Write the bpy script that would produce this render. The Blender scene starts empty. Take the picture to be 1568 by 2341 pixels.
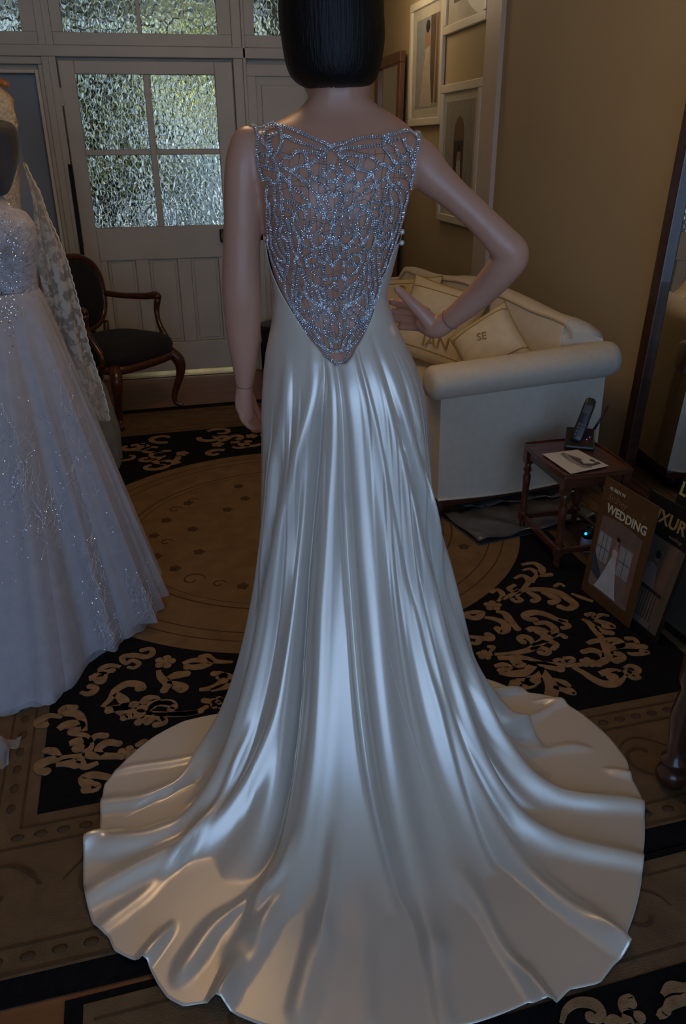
import bpy, bmesh, math, random
import numpy as np
from mathutils import Vector, Matrix
from mathutils.bvhtree import BVHTree

random.seed(7)
rng = np.random.default_rng(7)
scene = bpy.context.scene
col = scene.collection

# ------------------------------------------------------------------ camera
FW, FH = 1568, 2341
FPX = 18 / 23.6 * FH
CAM_H = 1.5
PITCH, YAW, ROLL = math.radians(25.2), math.radians(12), math.radians(-0.5)
HD = np.array([math.sin(YAW), math.cos(YAW), 0.0])          # horizontal heading
RT0 = np.array([math.cos(YAW), -math.sin(YAW), 0.0])        # horizontal right
FWD = HD * math.cos(PITCH) + np.array([0, 0, -math.sin(PITCH)])
UP0 = np.cross(RT0, FWD)
RT = RT0 * math.cos(ROLL) + UP0 * math.sin(ROLL)
UP = np.cross(RT, FWD)
CAM = np.array([0, 0, CAM_H])
cam_data = bpy.data.cameras.new('camera')
cam_data.sensor_fit = 'VERTICAL'
cam_data.sensor_height = 23.6
cam_data.sensor_width = 23.6
cam_data.lens = 18
cam_data.clip_start = 0.05
cam = bpy.data.objects.new('camera', cam_data)
col.objects.link(cam)
cam.matrix_world = Matrix(((RT[0], UP[0], -FWD[0], CAM[0]), (RT[1], UP[1], -FWD[1], CAM[1]),
                           (RT[2], UP[2], -FWD[2], CAM[2]), (0, 0, 0, 1)))
scene.camera = cam

# ------------------------------------------------------------------ world, lights, exposure
world = bpy.data.worlds.new('sky'); scene.world = world; world.use_nodes = True
bg = world.node_tree.nodes['Background']
bg.inputs[0].default_value = (0.62, 0.78, 1.0, 1); bg.inputs[1].default_value = 0.85


def area(name, loc, rot, sx, sy, power, color):
    d = bpy.data.lights.new(name, 'AREA'); d.shape = 'RECTANGLE'; d.size = sx; d.size_y = sy
    d.energy = power; d.color = color
    o = bpy.data.objects.new(name, d); col.objects.link(o); o.location = loc; o.rotation_euler = rot
    return o


# daylight through the shop window behind the camera (faces into the room, along +Y)
area('window_daylight', (0.1, -1.93, 1.50), (math.radians(90), 0, math.radians(0)), 3.5, 2.3, 37, (0.28, 0.52, 1.0))
# warm fill light added under the ceiling, unseen (its bowl is built below)
FILL_POS = (0.3, 2.7, 2.78)
lamp_d = bpy.data.lights.new('fill_lamp_light', 'POINT'); lamp_d.energy = 20; lamp_d.color = (1.0, 0.66, 0.33)
lamp_d.shadow_soft_size = 0.3
lamp_o = bpy.data.objects.new('fill_lamp_light', lamp_d); col.objects.link(lamp_o); lamp_o.location = (FILL_POS[0], FILL_POS[1], FILL_POS[2] - 0.2)

# sun over the garden behind the glazed door (an added slab keeps it off the front window)
sun_d = bpy.data.lights.new('sun', 'SUN'); sun_d.energy = 11.0; sun_d.color = (1.0, 0.95, 0.84); sun_d.angle = 0.01
sun_o = bpy.data.objects.new('sun', sun_d); col.objects.link(sun_o)
sun_o.rotation_euler = Vector((0.55, 0.45, -0.70)).to_track_quat('-Z', 'Y').to_euler()
# a second fill light, added beyond the opening to brighten the far wall
FILL2_POS = (1.62, 6.6, 2.78)
lamp2_d = bpy.data.lights.new('back_fill_light', 'POINT'); lamp2_d.energy = 7; lamp2_d.color = (1.0, 0.78, 0.5); lamp2_d.shadow_soft_size = 0.2
lamp2_o = bpy.data.objects.new('back_fill_light', lamp2_d); col.objects.link(lamp2_o); lamp2_o.location = (FILL2_POS[0], FILL2_POS[1], FILL2_POS[2] - 0.2)

vs = scene.view_settings
vs.view_transform = 'Standard'; vs.look = 'None'; vs.gamma = 1.0; vs.use_curve_mapping = False
vs.exposure = 0.12
scene.cycles.use_denoising = True
scene.cycles.sample_clamp_indirect = 4.0
scene.cycles.max_bounces = 6; scene.cycles.diffuse_bounces = 3; scene.cycles.glossy_bounces = 3; scene.cycles.transmission_bounces = 5
scene.cycles.transparent_max_bounces = 14
scene.cycles.caustics_reflective = False; scene.cycles.caustics_refractive = False
scene.cycles.use_adaptive_sampling = True; scene.cycles.adaptive_threshold = 0.06


# ------------------------------------------------------------------ pixel <-> world (used to take measurements off the photograph)
def ray(x, y):
    return FWD + RT * (x - FW / 2) / FPX - UP * (y - FH / 2) / FPX


def onz(x, y, z=0.0):
    d = ray(x, y); return CAM + d * ((z - CAM_H) / d[2])


def onx(x, y, X):
    d = ray(x, y); return CAM + d * (X / d[0])


def ony(x, y, Y):
    d = ray(x, y); return CAM + d * (Y / d[1])


def onplane(x, y, P, n):
    d = ray(x, y); n = np.asarray(n, float)
    return CAM + d * (((np.asarray(P) - CAM) @ n) / (d @ n))


# ------------------------------------------------------------------ object helpers
def put(o, parent=None):
    col.objects.link(o)
    if parent is not None:
        o.parent = parent
    return o


def empty(name, loc, rz=0.0, label=None, cat=None, group=None):
    o = bpy.data.objects.new(name, None); col.objects.link(o)
    o.location = loc; o.rotation_euler = (0, 0, rz); o.empty_display_size = 0.05
    return tag(o, label, cat, group)


def tag(o, label=None, cat=None, group=None, kind=None):
    if label: o['label'] = label
    if cat: o['category'] = cat
    if group: o['group'] = group
    if kind: o['kind'] = kind
    return o


class MB:
    """collects geometry for ONE mesh"""
    def __init__(self):
        self.v = []; self.f = []; self.sm = []

    def add(self, vs, fs, smooth=False):
        n = len(self.v)
        self.v.extend([tuple(map(float, p)) for p in vs])
        for f in fs:
            self.f.append(tuple(i + n for i in f)); self.sm.append(smooth)
        return self

    def box(self, c, s, rz=0.0, taper=1.0):
        hx, hy, hz = s[0] / 2, s[1] / 2, s[2] / 2
        ca, sa = math.cos(rz), math.sin(rz); vs = []
        for z, t in ((-hz, 1.0), (hz, taper)):
            for x, y in ((-hx, -hy), (hx, -hy), (hx, hy), (-hx, hy)):
                x *= t; y *= t
                vs.append((c[0] + x * ca - y * sa, c[1] + x * sa + y * ca, c[2] + z))
        return self.add(vs, [(3, 2, 1, 0), (4, 5, 6, 7), (0, 1, 5, 4), (1, 2, 6, 5), (2, 3, 7, 6), (3, 0, 4, 7)])

    def span(self, a, b):
        return self.box([(a[i] + b[i]) / 2 for i in range(3)], [abs(b[i] - a[i]) for i in range(3)])

    def prism(self, pts, fn, d0, d1):
        """polygon pts (2-D) swept between two depths; fn(u, v, d) -> xyz"""
        n = len(pts)
        vs = [fn(u, v, d0) for u, v in pts] + [fn(u, v, d1) for u, v in pts]
        fs = [tuple(range(n - 1, -1, -1)), tuple(range(n, 2 * n))]
        fs += [(i, (i + 1) % n, n + (i + 1) % n, n + i) for i in range(n)]
        return self.add(vs, fs)

    def rings(self, rings, closed=True, caps=True, smooth=True):
        m = len(rings[0]); vs = [p for r in rings for p in r]; fs = []
        k = m if closed else m - 1
        for i in range(len(rings) - 1):
            for j in range(k):
                a = i * m + j; b = i * m + (j + 1) % m
                fs.append((a, b, b + m, a + m))
        if caps and closed:
            fs.append(tuple(range(m - 1, -1, -1))); fs.append(tuple(range((len(rings) - 1) * m, len(rings) * m)))
        return self.add(vs, fs, smooth)

    def lathe(self, c, prof, n=24):
        """prof: (radius, z) from bottom to top"""
        return self.rings([[(c[0] + r * math.cos(2 * math.pi * k / n), c[1] + r * math.sin(2 * math.pi * k / n), c[2] + z)
                            for k in range(n)] for r, z in prof])

    def tube(self, pts, rad, n=8, caps=True, flat=None):
        """tube along pts; rad is a number or list; flat=(ru,rv scale list) makes an ellipse with 'flat' up vector"""
        P = [np.asarray(p, float) for p in pts]
        R = rad if hasattr(rad, '__len__') else [rad] * len(P)
        rings = []; up = None
        for i, p in enumerate(P):
            t = P[min(i + 1, len(P) - 1)] - P[max(i - 1, 0)]
            t = t / (np.linalg.norm(t) + 1e-9)
            if up is None:
                a = np.array([0, 0, 1.0]) if abs(t[2]) < 0.9 else np.array([1.0, 0, 0])
                up = a - t * (a @ t)
            up = up - t * (up @ t); up /= (np.linalg.norm(up) + 1e-9)
            sd = np.cross(t, up)
            fu = flat if flat else 1.0
            rings.append([p + R[i] * (math.cos(2 * math.pi * k / n) * sd + fu * math.sin(2 * math.pi * k / n) * up) for k in range(n)])
        return self.rings(rings, True, caps)

    def ball(self, c, r, n=10, m=7):
        rx, ry, rz = r if hasattr(r, '__len__') else (r, r, r)
        rings = []
        for i in range(m + 1):
            a = math.pi * i / m
            k = max(math.sin(a), 0.02)
            rings.append([(c[0] + rx * k * math.cos(2 * math.pi * j / n), c[1] + ry * k * math.sin(2 * math.pi * j / n),
                           c[2] - rz * math.cos(a)) for j in range(n)])
        return self.rings(rings)

    def mesh(self, name):
        me = bpy.data.meshes.new(name)
        me.from_pydata(self.v, [], self.f)
        me.polygons.foreach_set('use_smooth', self.sm)
        me.validate(); me.update()
        return me

    def build(self, name, material, parent=None, bevel=0.0, subsurf=0):
        o = bpy.data.objects.new(name, self.mesh(name))
        if material is not None:
            o.data.materials.append(material)
        put(o, parent)
        if bevel:
            b = o.modifiers.new('bevel', 'BEVEL'); b.width = bevel; b.segments = 2; b.limit_method = 'ANGLE'; b.angle_limit = 0.6
        if subsurf:
            s = o.modifiers.new('sub', 'SUBSURF'); s.levels = subsurf; s.render_levels = subsurf
        return o


def struct(o):
    o['kind'] = 'structure'; return o


def copy_obj(o, parent=None):
    c = o.copy(); col.objects.link(c)
    if parent is not None: c.parent = parent
    return c


def smooth_path(pts, n, closed=False):
    """Catmull-Rom resample"""
    P = [np.asarray(p, float) for p in pts]
    if len(P) == 2:
        return [P[0] + (P[1] - P[0]) * i / (n - 1) for i in range(n)]
    out = []; m = len(P) - 1
    for i in range(n):
        t = m * i / (n - 1); k = min(int(t), m - 1); f = t - k
        p0 = P[k - 1] if k > 0 else 2 * P[0] - P[1]
        p1, p2 = P[k], P[k + 1]
        p3 = P[k + 2] if k + 2 <= m else 2 * P[m] - P[m - 1]
        out.append(0.5 * ((2 * p1) + (-p0 + p2) * f + (2 * p0 - 5 * p1 + 4 * p2 - p3) * f * f + (-p0 + 3 * p1 - 3 * p2 + p3) * f ** 3))
    return out


# ------------------------------------------------------------------ materials
def mat(name, c, rough=0.5, metal=0.0, spec=0.5, vary=(8.0, 0.08), bump=None, sheen=0.0, coat=0.0, aniso=0.0, emit=None):
    m = bpy.data.materials.new(name); m.use_nodes = True
    nt = m.node_tree; b = nt.nodes['Principled BSDF']
    b.inputs['Roughness'].default_value = rough; b.inputs['Metallic'].default_value = metal
    b.inputs['Specular IOR Level'].default_value = spec
    b.inputs['Sheen Weight'].default_value = sheen; b.inputs['Coat Weight'].default_value = coat
    b.inputs['Anisotropic'].default_value = aniso
    tc = nt.nodes.new('ShaderNodeTexCoord')
    nz = nt.nodes.new('ShaderNodeTexNoise'); nz.inputs['Scale'].default_value = vary[0]; nz.inputs['Detail'].default_value = 4
    nt.links.new(tc.outputs['Object'], nz.inputs['Vector'])
    rp = nt.nodes.new('ShaderNodeValToRGB'); a = vary[1]
    rp.color_ramp.elements[0].position = 0.3; rp.color_ramp.elements[1].position = 0.7
    rp.color_ramp.elements[0].color = (c[0] * (1 - a), c[1] * (1 - a), c[2] * (1 - a), 1)
    rp.color_ramp.elements[1].color = (min(1, c[0] * (1 + a)), min(1, c[1] * (1 + a)), min(1, c[2] * (1 + a)), 1)
    nt.links.new(nz.outputs['Fac'], rp.inputs['Fac']); nt.links.new(rp.outputs['Color'], b.inputs['Base Color'])
    if bump:
        n2 = nt.nodes.new('ShaderNodeTexNoise'); n2.inputs['Scale'].default_value = bump[0]; n2.inputs['Detail'].default_value = 3
        nt.links.new(tc.outputs['Object'], n2.inputs['Vector'])
        bp = nt.nodes.new('ShaderNodeBump'); bp.inputs['Strength'].default_value = bump[1]; bp.inputs['Distance'].default_value = 0.01
        nt.links.new(n2.outputs['Fac'], bp.inputs['Height']); nt.links.new(bp.outputs['Normal'], b.inputs['Normal'])
    if emit:
        b.inputs['Emission Color'].default_value = (*emit[0], 1); b.inputs['Emission Strength'].default_value = emit[1]
    return m


def wood(name, c1, c2, rough=0.35, scale=(2, 30, 30), coat=0.2):
    m = mat(name, c1, rough, vary=(4, 0.05), coat=coat); nt = m.node_tree; b = nt.nodes['Principled BSDF']
    tc = nt.nodes.new('ShaderNodeTexCoord'); mp = nt.nodes.new('ShaderNodeMapping'); mp.inputs['Scale'].default_value = scale
    nz = nt.nodes.new('ShaderNodeTexNoise'); nz.inputs['Scale'].default_value = 2.0; nz.inputs['Detail'].default_value = 8
    rp = nt.nodes.new('ShaderNodeValToRGB'); rp.color_ramp.elements[0].position = 0.35; rp.color_ramp.elements[1].position = 0.68
    rp.color_ramp.elements[0].color = (*c1, 1); rp.color_ramp.elements[1].color = (*c2, 1)
    nt.links.new(tc.outputs['Object'], mp.inputs['Vector']); nt.links.new(mp.outputs['Vector'], nz.inputs['Vector'])
    nt.links.new(nz.outputs['Fac'], rp.inputs['Fac']); nt.links.new(rp.outputs['Color'], b.inputs['Base Color'])
    return m


def tulle(name, c, opacity, rough=0.8, lace=None):
    """sheer net: part transparent, part diffuse/translucent; lace=(scale, threshold) adds opaque lace figures"""
    m = bpy.data.materials.new(name); m.use_nodes = True; nt = m.node_tree; nt.nodes.clear()
    out = nt.nodes.new('ShaderNodeOutputMaterial'); tr = nt.nodes.new('ShaderNodeBsdfTransparent')
    df = nt.nodes.new('ShaderNodeBsdfDiffuse'); tl = nt.nodes.new('ShaderNodeBsdfTranslucent')
    df.inputs[0].default_value = (*c, 1); tl.inputs[0].default_value = (*c, 1)
    mx = nt.nodes.new('ShaderNodeMixShader'); mx.inputs[0].default_value = 0.35
    nt.links.new(df.outputs[0], mx.inputs[1]); nt.links.new(tl.outputs[0], mx.inputs[2])
    m2 = nt.nodes.new('ShaderNodeMixShader'); m2.inputs[0].default_value = opacity
    nt.links.new(tr.outputs[0], m2.inputs[1]); nt.links.new(mx.outputs[0], m2.inputs[2])
    nt.links.new(m2.outputs[0], out.inputs[0])
    tc = nt.nodes.new('ShaderNodeTexCoord'); nz = nt.nodes.new('ShaderNodeTexNoise')
    nz.inputs['Detail'].default_value = 5
    nz.inputs['Scale'].default_value = lace[0] if lace else 14.0
    nt.links.new(tc.outputs['Object'], nz.inputs['Vector'])
    mr = nt.nodes.new('ShaderNodeMapRange')
    if lace:
        mr.inputs[1].default_value = lace[1] - 0.04; mr.inputs[2].default_value = lace[1] + 0.04
        mr.inputs[3].default_value = opacity; mr.inputs[4].default_value = min(1.0, opacity + 0.5)
    else:
        mr.inputs[1].default_value = 0.3; mr.inputs[2].default_value = 0.7
        mr.inputs[3].default_value = opacity * 0.85; mr.inputs[4].default_value = min(1, opacity * 1.15)
    nt.links.new(nz.outputs['Fac'], mr.inputs[0]); nt.links.new(mr.outputs[0], m2.inputs[0])
    return m


M = {}
M['wall'] = mat('cream_wall_paint', (0.47, 0.385, 0.245), 0.7, vary=(1.5, 0.04), bump=(60, 0.03), spec=0.25)
M['ceiling'] = mat('ceiling_paint', (0.62, 0.52, 0.36), 0.8, vary=(1.5, 0.03))
M['joinery'] = mat('aged_white_paint', (0.56, 0.52, 0.43), 0.45, vary=(5, 0.05), bump=(30, 0.03))
M['trim'] = mat('pinkish_white_trim', (0.62, 0.54, 0.46), 0.5, vary=(5, 0.04))
M['gap'] = mat('dark_gap', (0.02, 0.018, 0.015), 0.9)
M['greypanel'] = mat('grey_blue_panel', (0.24, 0.27, 0.30), 0.35, vary=(2, 0.05))
M['floorwood'] = wood('floor_boards', (0.16, 0.062, 0.025), (0.27, 0.115, 0.05), 0.35, (1.5, 14, 14), 0.15)
M['brass'] = mat('worn_brass', (0.75, 0.58, 0.30), 0.25, metal=1.0, vary=(20, 0.15))
M['black'] = mat('black_plastic', (0.012, 0.012, 0.014), 0.35, vary=(20, 0.2))
M['blackmatte'] = mat('black_matte', (0.01, 0.01, 0.01), 0.8, vary=(20, 0.2))
M['mahogany'] = wood('mahogany', (0.055, 0.016, 0.008), (0.12, 0.036, 0.016), 0.28, (3, 20, 20), 0.3)
M['darkwood'] = wood('dark_stained_wood', (0.035, 0.013, 0.008), (0.075, 0.026, 0.014), 0.3, (3, 20, 20), 0.3)
M['brownframe'] = wood('brown_frame_wood', (0.10, 0.045, 0.018), (0.19, 0.085, 0.035), 0.4, (12, 12, 2), 0.2)
M['skin'] = mat('mannequin_skin_paint', (0.53, 0.27, 0.178), 0.36, vary=(6, 0.03), spec=0.45)
M['hair'] = mat('black_wig_hair', (0.005, 0.004, 0.004), 0.42, vary=(40, 0.3), spec=0.22)
M['satin'] = mat('ivory_satin', (0.76, 0.69, 0.60), 0.34, metal=0.38, vary=(3, 0.02), spec=0.7)
M['sofa'] = mat('cream_sofa_linen', (0.66, 0.585, 0.46), 0.75, vary=(30, 0.04), bump=(250, 0.12), sheen=0.1)
M['piping'] = mat('sofa_piping', (0.56, 0.45, 0.29), 0.7)
M['cushion'] = mat('cream_cushion', (0.66, 0.55, 0.36), 0.8, vary=(20, 0.07), bump=(200, 0.1))
M['gold'] = mat('gold_braid', (0.40, 0.26, 0.08), 0.6)
M['print'] = mat('cushion_print', (0.34, 0.20, 0.06), 0.8)
M['whiteframe'] = mat('white_frame_paint', (0.72, 0.68, 0.58), 0.4, vary=(8, 0.03))
M['mount'] = mat('pale_photo_mount', (0.52, 0.50, 0.42), 0.6)
M['rugblack'] = mat('black_rug_pile', (0.008, 0.007, 0.008), 0.95, vary=(60, 0.3), bump=(400, 0.3), spec=0.1)
M['rugbeige'] = mat('beige_rug_pile', (0.20, 0.125, 0.062), 0.95, vary=(12, 0.14), bump=(300, 0.4), spec=0.1)
M['rugborder'] = mat('brown_rug_border', (0.155, 0.098, 0.052), 0.95, vary=(16, 0.16), bump=(300, 0.4), spec=0.1)
M['rugscroll'] = mat('tan_rug_scroll', (0.29, 0.175, 0.09), 0.95, vary=(35, 0.2), bump=(300, 0.4), spec=0.1)
M['rugline'] = mat('dark_rug_tracery', (0.09, 0.053, 0.028), 0.95, vary=(30, 0.15), spec=0.1)
M['crystal'] = mat('silver_crystal', (0.80, 0.86, 0.96), 0.12, metal=0.55, vary=(300, 0.3), spec=1.0)
M['chain'] = mat('silver_chain', (0.20, 0.23, 0.28), 0.35, metal=0.4, vary=(500, 0.4))
M['thread'] = mat('grey_thread', (0.22, 0.15, 0.12), 0.7)


def glass_mat():
    m = bpy.data.materials.new('pebbled_glass'); m.use_nodes = True; nt = m.node_tree; nt.nodes.clear()
    out = nt.nodes.new('ShaderNodeOutputMaterial')
    rf = nt.nodes.new('ShaderNodeBsdfRefraction'); rf.inputs['IOR'].default_value = 1.45; rf.inputs['Roughness'].default_value = 0.06
    rf.inputs['Color'].default_value = (0.9, 0.95, 0.93, 1)
    gl = nt.nodes.new('ShaderNodeBsdfGlossy'); gl.inputs['Roughness'].default_value = 0.2
    mx = nt.nodes.new('ShaderNodeMixShader'); mx.inputs[0].default_value = 0.06
    nt.links.new(rf.outputs[0], mx.inputs[1]); nt.links.new(gl.outputs[0], mx.inputs[2]); nt.links.new(mx.outputs[0], out.inputs[0])
    tc = nt.nodes.new('ShaderNodeTexCoord'); mp = nt.nodes.new('ShaderNodeMapping'); mp.inputs['Scale'].default_value = (1, 1, 0.75)
    vo = nt.nodes.new('ShaderNodeTexVoronoi'); vo.feature = 'SMOOTH_F1'; vo.inputs['Smoothness'].default_value = 0.4; vo.inputs['Scale'].default_value = 46
    nt.links.new(tc.outputs['Object'], mp.inputs['Vector']); nt.links.new(mp.outputs['Vector'], vo.inputs['Vector'])
    bp = nt.nodes.new('ShaderNodeBump'); bp.inputs['Strength'].default_value = 1.0; bp.inputs['Distance'].default_value = 0.016
    pw = nt.nodes.new('ShaderNodeMath'); pw.operation = 'POWER'; pw.inputs[1].default_value = 2.0
    nt.links.new(vo.outputs['Distance'], pw.inputs[0]); bp.invert = True
    nt.links.new(pw.outputs[0], bp.inputs['Height'])
    nt.links.new(bp.outputs['Normal'], rf.inputs['Normal']); nt.links.new(bp.outputs['Normal'], gl.inputs['Normal'])
    return m


def hair_strands(m):
    nt = m.node_tree; b = nt.nodes['Principled BSDF']
    tc = nt.nodes.new('ShaderNodeTexCoord'); mp = nt.nodes.new('ShaderNodeMapping'); mp.inputs['Scale'].default_value = (260, 260, 5)
    nz = nt.nodes.new('ShaderNodeTexNoise'); nz.inputs['Scale'].default_value = 1.0; nz.inputs['Detail'].default_value = 5
    bp = nt.nodes.new('ShaderNodeBump'); bp.inputs['Strength'].default_value = 0.7; bp.inputs['Distance'].default_value = 0.004
    nt.links.new(tc.outputs['Object'], mp.inputs['Vector']); nt.links.new(mp.outputs['Vector'], nz.inputs['Vector'])
    nt.links.new(nz.outputs['Fac'], bp.inputs['Height']); nt.links.new(bp.outputs['Normal'], b.inputs['Normal'])


hair_strands(M['hair'])
M['glass'] = glass_mat()
M['mirror'] = mat('mirror_silver', (0.86, 0.88, 0.86), 0.02, metal=1.0, vary=(2, 0.01))

# ================================================================== the room shell
WALL_X, BACK_Y, FAR_Y, LEFT_X, FRONT_Y, CEIL = 2.12, 5.70, 8.35, -2.6, -2.05, 3.0
RET_X = 1.25                               # the door partition ends here; the shop goes on to FAR_Y on its right

floor = struct(MB().span((LEFT_X - .1, FRONT_Y - .1, -0.12), (WALL_X + .1, FAR_Y + .1, -0.014)).build('floor', M['floorwood']))
plank_me = MB().span((0, 0, -0.014), (1, 0.136, 0.0)).mesh('plank'); plank_me.materials.append(M['floorwood'])
for i in range(76):
    p = bpy.data.objects.new('plank', plank_me); put(p, floor)
    p.location = (LEFT_X, FRONT_Y + i * 0.138, random.uniform(-0.0015, 0.0)); p.scale = (WALL_X - LEFT_X, 1, 1)
struct(MB().span((LEFT_X - .1, FRONT_Y - .1, CEIL), (WALL_X + .1, FAR_Y + .1, CEIL + .1)).build('ceiling', M['ceiling']))
struct(MB().span((WALL_X, FRONT_Y - .1, 0), (WALL_X + .1, FAR_Y + .1, CEIL)).build('wall_right', M['wall']))
struct(MB().span((LEFT_X - .1, FRONT_Y - .1, 0), (LEFT_X, BACK_Y, CEIL)).build('wall_left', M['wall']))
struct(MB().span((RET_X, FAR_Y, 0), (WALL_X, FAR_Y + .1, CEIL)).build('wall_back', M['wall']))
struct(MB().span((RET_X - .1, BACK_Y + .06, 0), (RET_X, FAR_Y + .1, CEIL)).build('wall_return', M['wall']))
wf = MB()
WX0, WX1, WZ0, WZ1 = -1.75, 1.95, 0.28, 2.72
wf.span((LEFT_X - .1, FRONT_Y - .1, 0), (WX0, FRONT_Y, CEIL)); wf.span((WX1, FRONT_Y - .1, 0), (WALL_X + .1, FRONT_Y, CEIL))
wf.span((WX0, FRONT_Y - .1, 0), (WX1, FRONT_Y, WZ0)); wf.span((WX0, FRONT_Y - .1, WZ1), (WX1, FRONT_Y, CEIL))
struct(wf.build('wall_front', M['wall']))
w0 = struct(MB().span((WX0, FRONT_Y - .09, WZ0), (WX0 + .06, FRONT_Y + .02, WZ1)).span((WX1 - .06, FRONT_Y - .09, WZ0), (WX1, FRONT_Y + .02, WZ1))
            .span((WX0 + .06, FRONT_Y - .09, WZ0), (WX1 - .06, FRONT_Y + .02, WZ0 + .06)).span((WX0 + .06, FRONT_Y - .09, WZ1 - .06), (WX1 - .06, FRONT_Y + .02, WZ1))
            .span((0.08, FRONT_Y - .08, WZ0 + .06), (0.12, FRONT_Y - .03, WZ1 - .06)).build('window_1', M['joinery']))
# nib / pilaster where the old dividing wall met the right wall
struct(MB().span((WALL_X - 0.03, 5.16, 0), (WALL_X + .01, 5.40, CEIL)).build('trim_1', M['trim']))
# glowing bowls for the two added fill lights, above the view
lampo = empty('fill_lamp', FILL_POS, 0, 'glowing glass bowl added above the view as warm fill light', 'lamp')
MB().lathe((0, 0, 0), [(0.06, 0.0), (0.06, 0.215)]).build('rose', M['brass'], lampo)
MB().lathe((0, 0, 0), [(0.02, -0.10), (0.13, -0.07), (0.19, 0.0), (0.19, 0.012), (0.12, -0.05), (0.02, -0.085)]).build(
    'bowl', mat('fill_bowl_glow', (0.8, 0.7, 0.55), 0.4, emit=((1.0, 0.7, 0.4), 2.0)), lampo)

lampb = empty('fill_lamp', FILL2_POS, 0, 'glowing glass bowl added in the back room to brighten it', 'lamp')
MB().lathe((0, 0, 0), [(0.06, 0.0), (0.06, 0.215)]).build('rose', M['brass'], lampb)
MB().lathe((0, 0, 0), [(0.02, -0.10), (0.13, -0.07), (0.19, 0.0), (0.19, 0.012), (0.12, -0.05), (0.02, -0.085)]).build('bowl', bpy.data.materials['fill_bowl_glow'], lampb)

# ---- the timber partition with the door (plane y = BACK_Y)
Y0, Y1 = BACK_Y, BACK_Y + 0.06


def bar(x0, x1, z0, z1, name, parent, d0=0.0, d1=0.06, m='joinery', bevel=0.004):
    return MB().span((x0, BACK_Y + d0, z0), (x1, BACK_Y + d1, z1)).build(name, M[m], parent, bevel=bevel)


part = struct(MB().span((-0.585, Y0 - .02, 0), (-0.545, Y1, CEIL)).build('wall_partition', M['joinery']))
bar(-0.63, -0.585, 0, CEIL, 'post', part, -0.012)
bar(0.525, 0.585, 0, CEIL, 'post', part, -0.015)
bar(-1.0, -0.955, 0, CEIL, 'post', part, -0.012)
bar(0.585, 0.605, 0, CEIL, 'architrave', part, -0.03)
bar(LEFT_X, RET_X, 1.995, 2.055, 'transom_rail', part, -0.03, 0.06)
bar(LEFT_X, RET_X, 2.60, CEIL, 'head_rail', part, -0.01, 0.06)
# strips and boards added behind door, leaf and panels to block stray daylight
bar(-0.56, 0.54, 1.94, 2.0, 'light_stop', part, 0.046, 0.07); bar(-0.56, -0.525, 0, 1.96, 'light_stop', part, 0.046, 0.07); bar(0.50, 0.54, 0, 1.96, 'light_stop', part, 0.046, 0.07)
bar(-1.0, -0.60, 0.0, 2.06, 'light_stop', part, 0.05, 0.07); bar(0.56, RET_X, 1.90, 2.07, 'light_stop', part, 0.05, 0.07); bar(0.60, RET_X, 0.0, 1.95, 'light_stop', part, 0.05, 0.07)
bar(-1.0, RET_X, 2.03, 2.075, 'light_stop', part, 0.05, 0.07)
# transom lights (sashes with pebbled panes)
wn = 2
for (x0, x1, mull, dark) in ((-0.955, -0.63, (), 1), (-0.545, 0.525, (-0.03,), 0), (0.605, 1.05, (), 1)):
    s = struct(MB().span((x0, Y0, 2.058), (x1, Y1 - .01, 2.125)).span((x0, Y0, 2.53), (x1, Y1 - .01, 2.598))
               .span((x0, Y0, 2.125), (x0 + 0.065, Y1 - .01, 2.53)).span((x1 - 0.085, Y0, 2.125), (x1, Y1 - .01, 2.53)).build('window_%d' % wn, M['joinery'], bevel=0.003))
    wn += 1
    for mx_ in mull:
        MB().span((mx_ - 0.012, Y0 + .005, 2.125), (mx_ + 0.012, Y1 - .015, 2.53)).build('glazing_bar', M['joinery'], s, bevel=0.003)
    xs = [x0 + 0.065] + [v for mx_ in mull for v in (mx_ - 0.012, mx_ + 0.012)] + [x1 - 0.085]
    for a, b in zip(xs[::2], xs[1::2]):
        MB().span((a, Y0 + .022, 2.125), (b, Y0 + .028, 2.53)).build('pane', M['glass'], s)
# fixed wall panel left of the transom row and the recessed grey leaf on the left
bar(LEFT_X, -1.0, 0, 1.995, 'panel', part, 0.01, 0.05)
bar(LEFT_X, -1.0, 2.055, 2.60, 'panel', part, 0.01, 0.05)
bar(-0.955, -0.63, 1.955, 1.995, 'head', part, -0.008, 0.05)
leaf = struct(bar(-0.955, -0.675, 0.0, 1.905, 'door_2', None, 0.03, 0.05, 'greypanel'))
bar(-0.675, -0.655, 0, 1.925, 'frame_edge', leaf, -0.03, 0.05, 'whiteframe')
bar(-0.955, -0.675, 1.905, 1.925, 'frame_edge', leaf, -0.03, 0.05, 'whiteframe')
bar(-0.655, -0.63, 0, 1.955, 'frame_edge', leaf, 0.0, 0.05)
# fixed panelled section right of the door
fx = struct(bar(0.605, RET_X, 0, 1.965, 'wall_panelled', None, 0.02, 0.05))
bar(0.605, RET_X, 1.90, 1.968, 'rail', fx, -0.004, 0.03); bar(0.605, 0.665, 0, 1.90, 'stile', fx, -0.004, 0.03)
bar(0.605, RET_X, 0.90, 1.02, 'rail', fx, -0.004, 0.03); bar(0.605, RET_X, 0, 0.2, 'rail', fx, -0.004, 0.03)
bar(1.02, 1.08, 0, 1.90, 'stile', fx, -0.004, 0.03)
for z0, z1 in ((1.04, 1.88), (0.22, 0.88)):
    bar(0.70, 0.985, z0 + .03, z1 - .03, 'raised_panel', fx, 0.0, 0.03)
bar(RET_X, WALL_X, 2.6, CEIL, 'lintel', part, -0.0, 0.1)
# door leaf
door = empty('door_1', (0, BACK_Y, 0)); struct(door)


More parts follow.
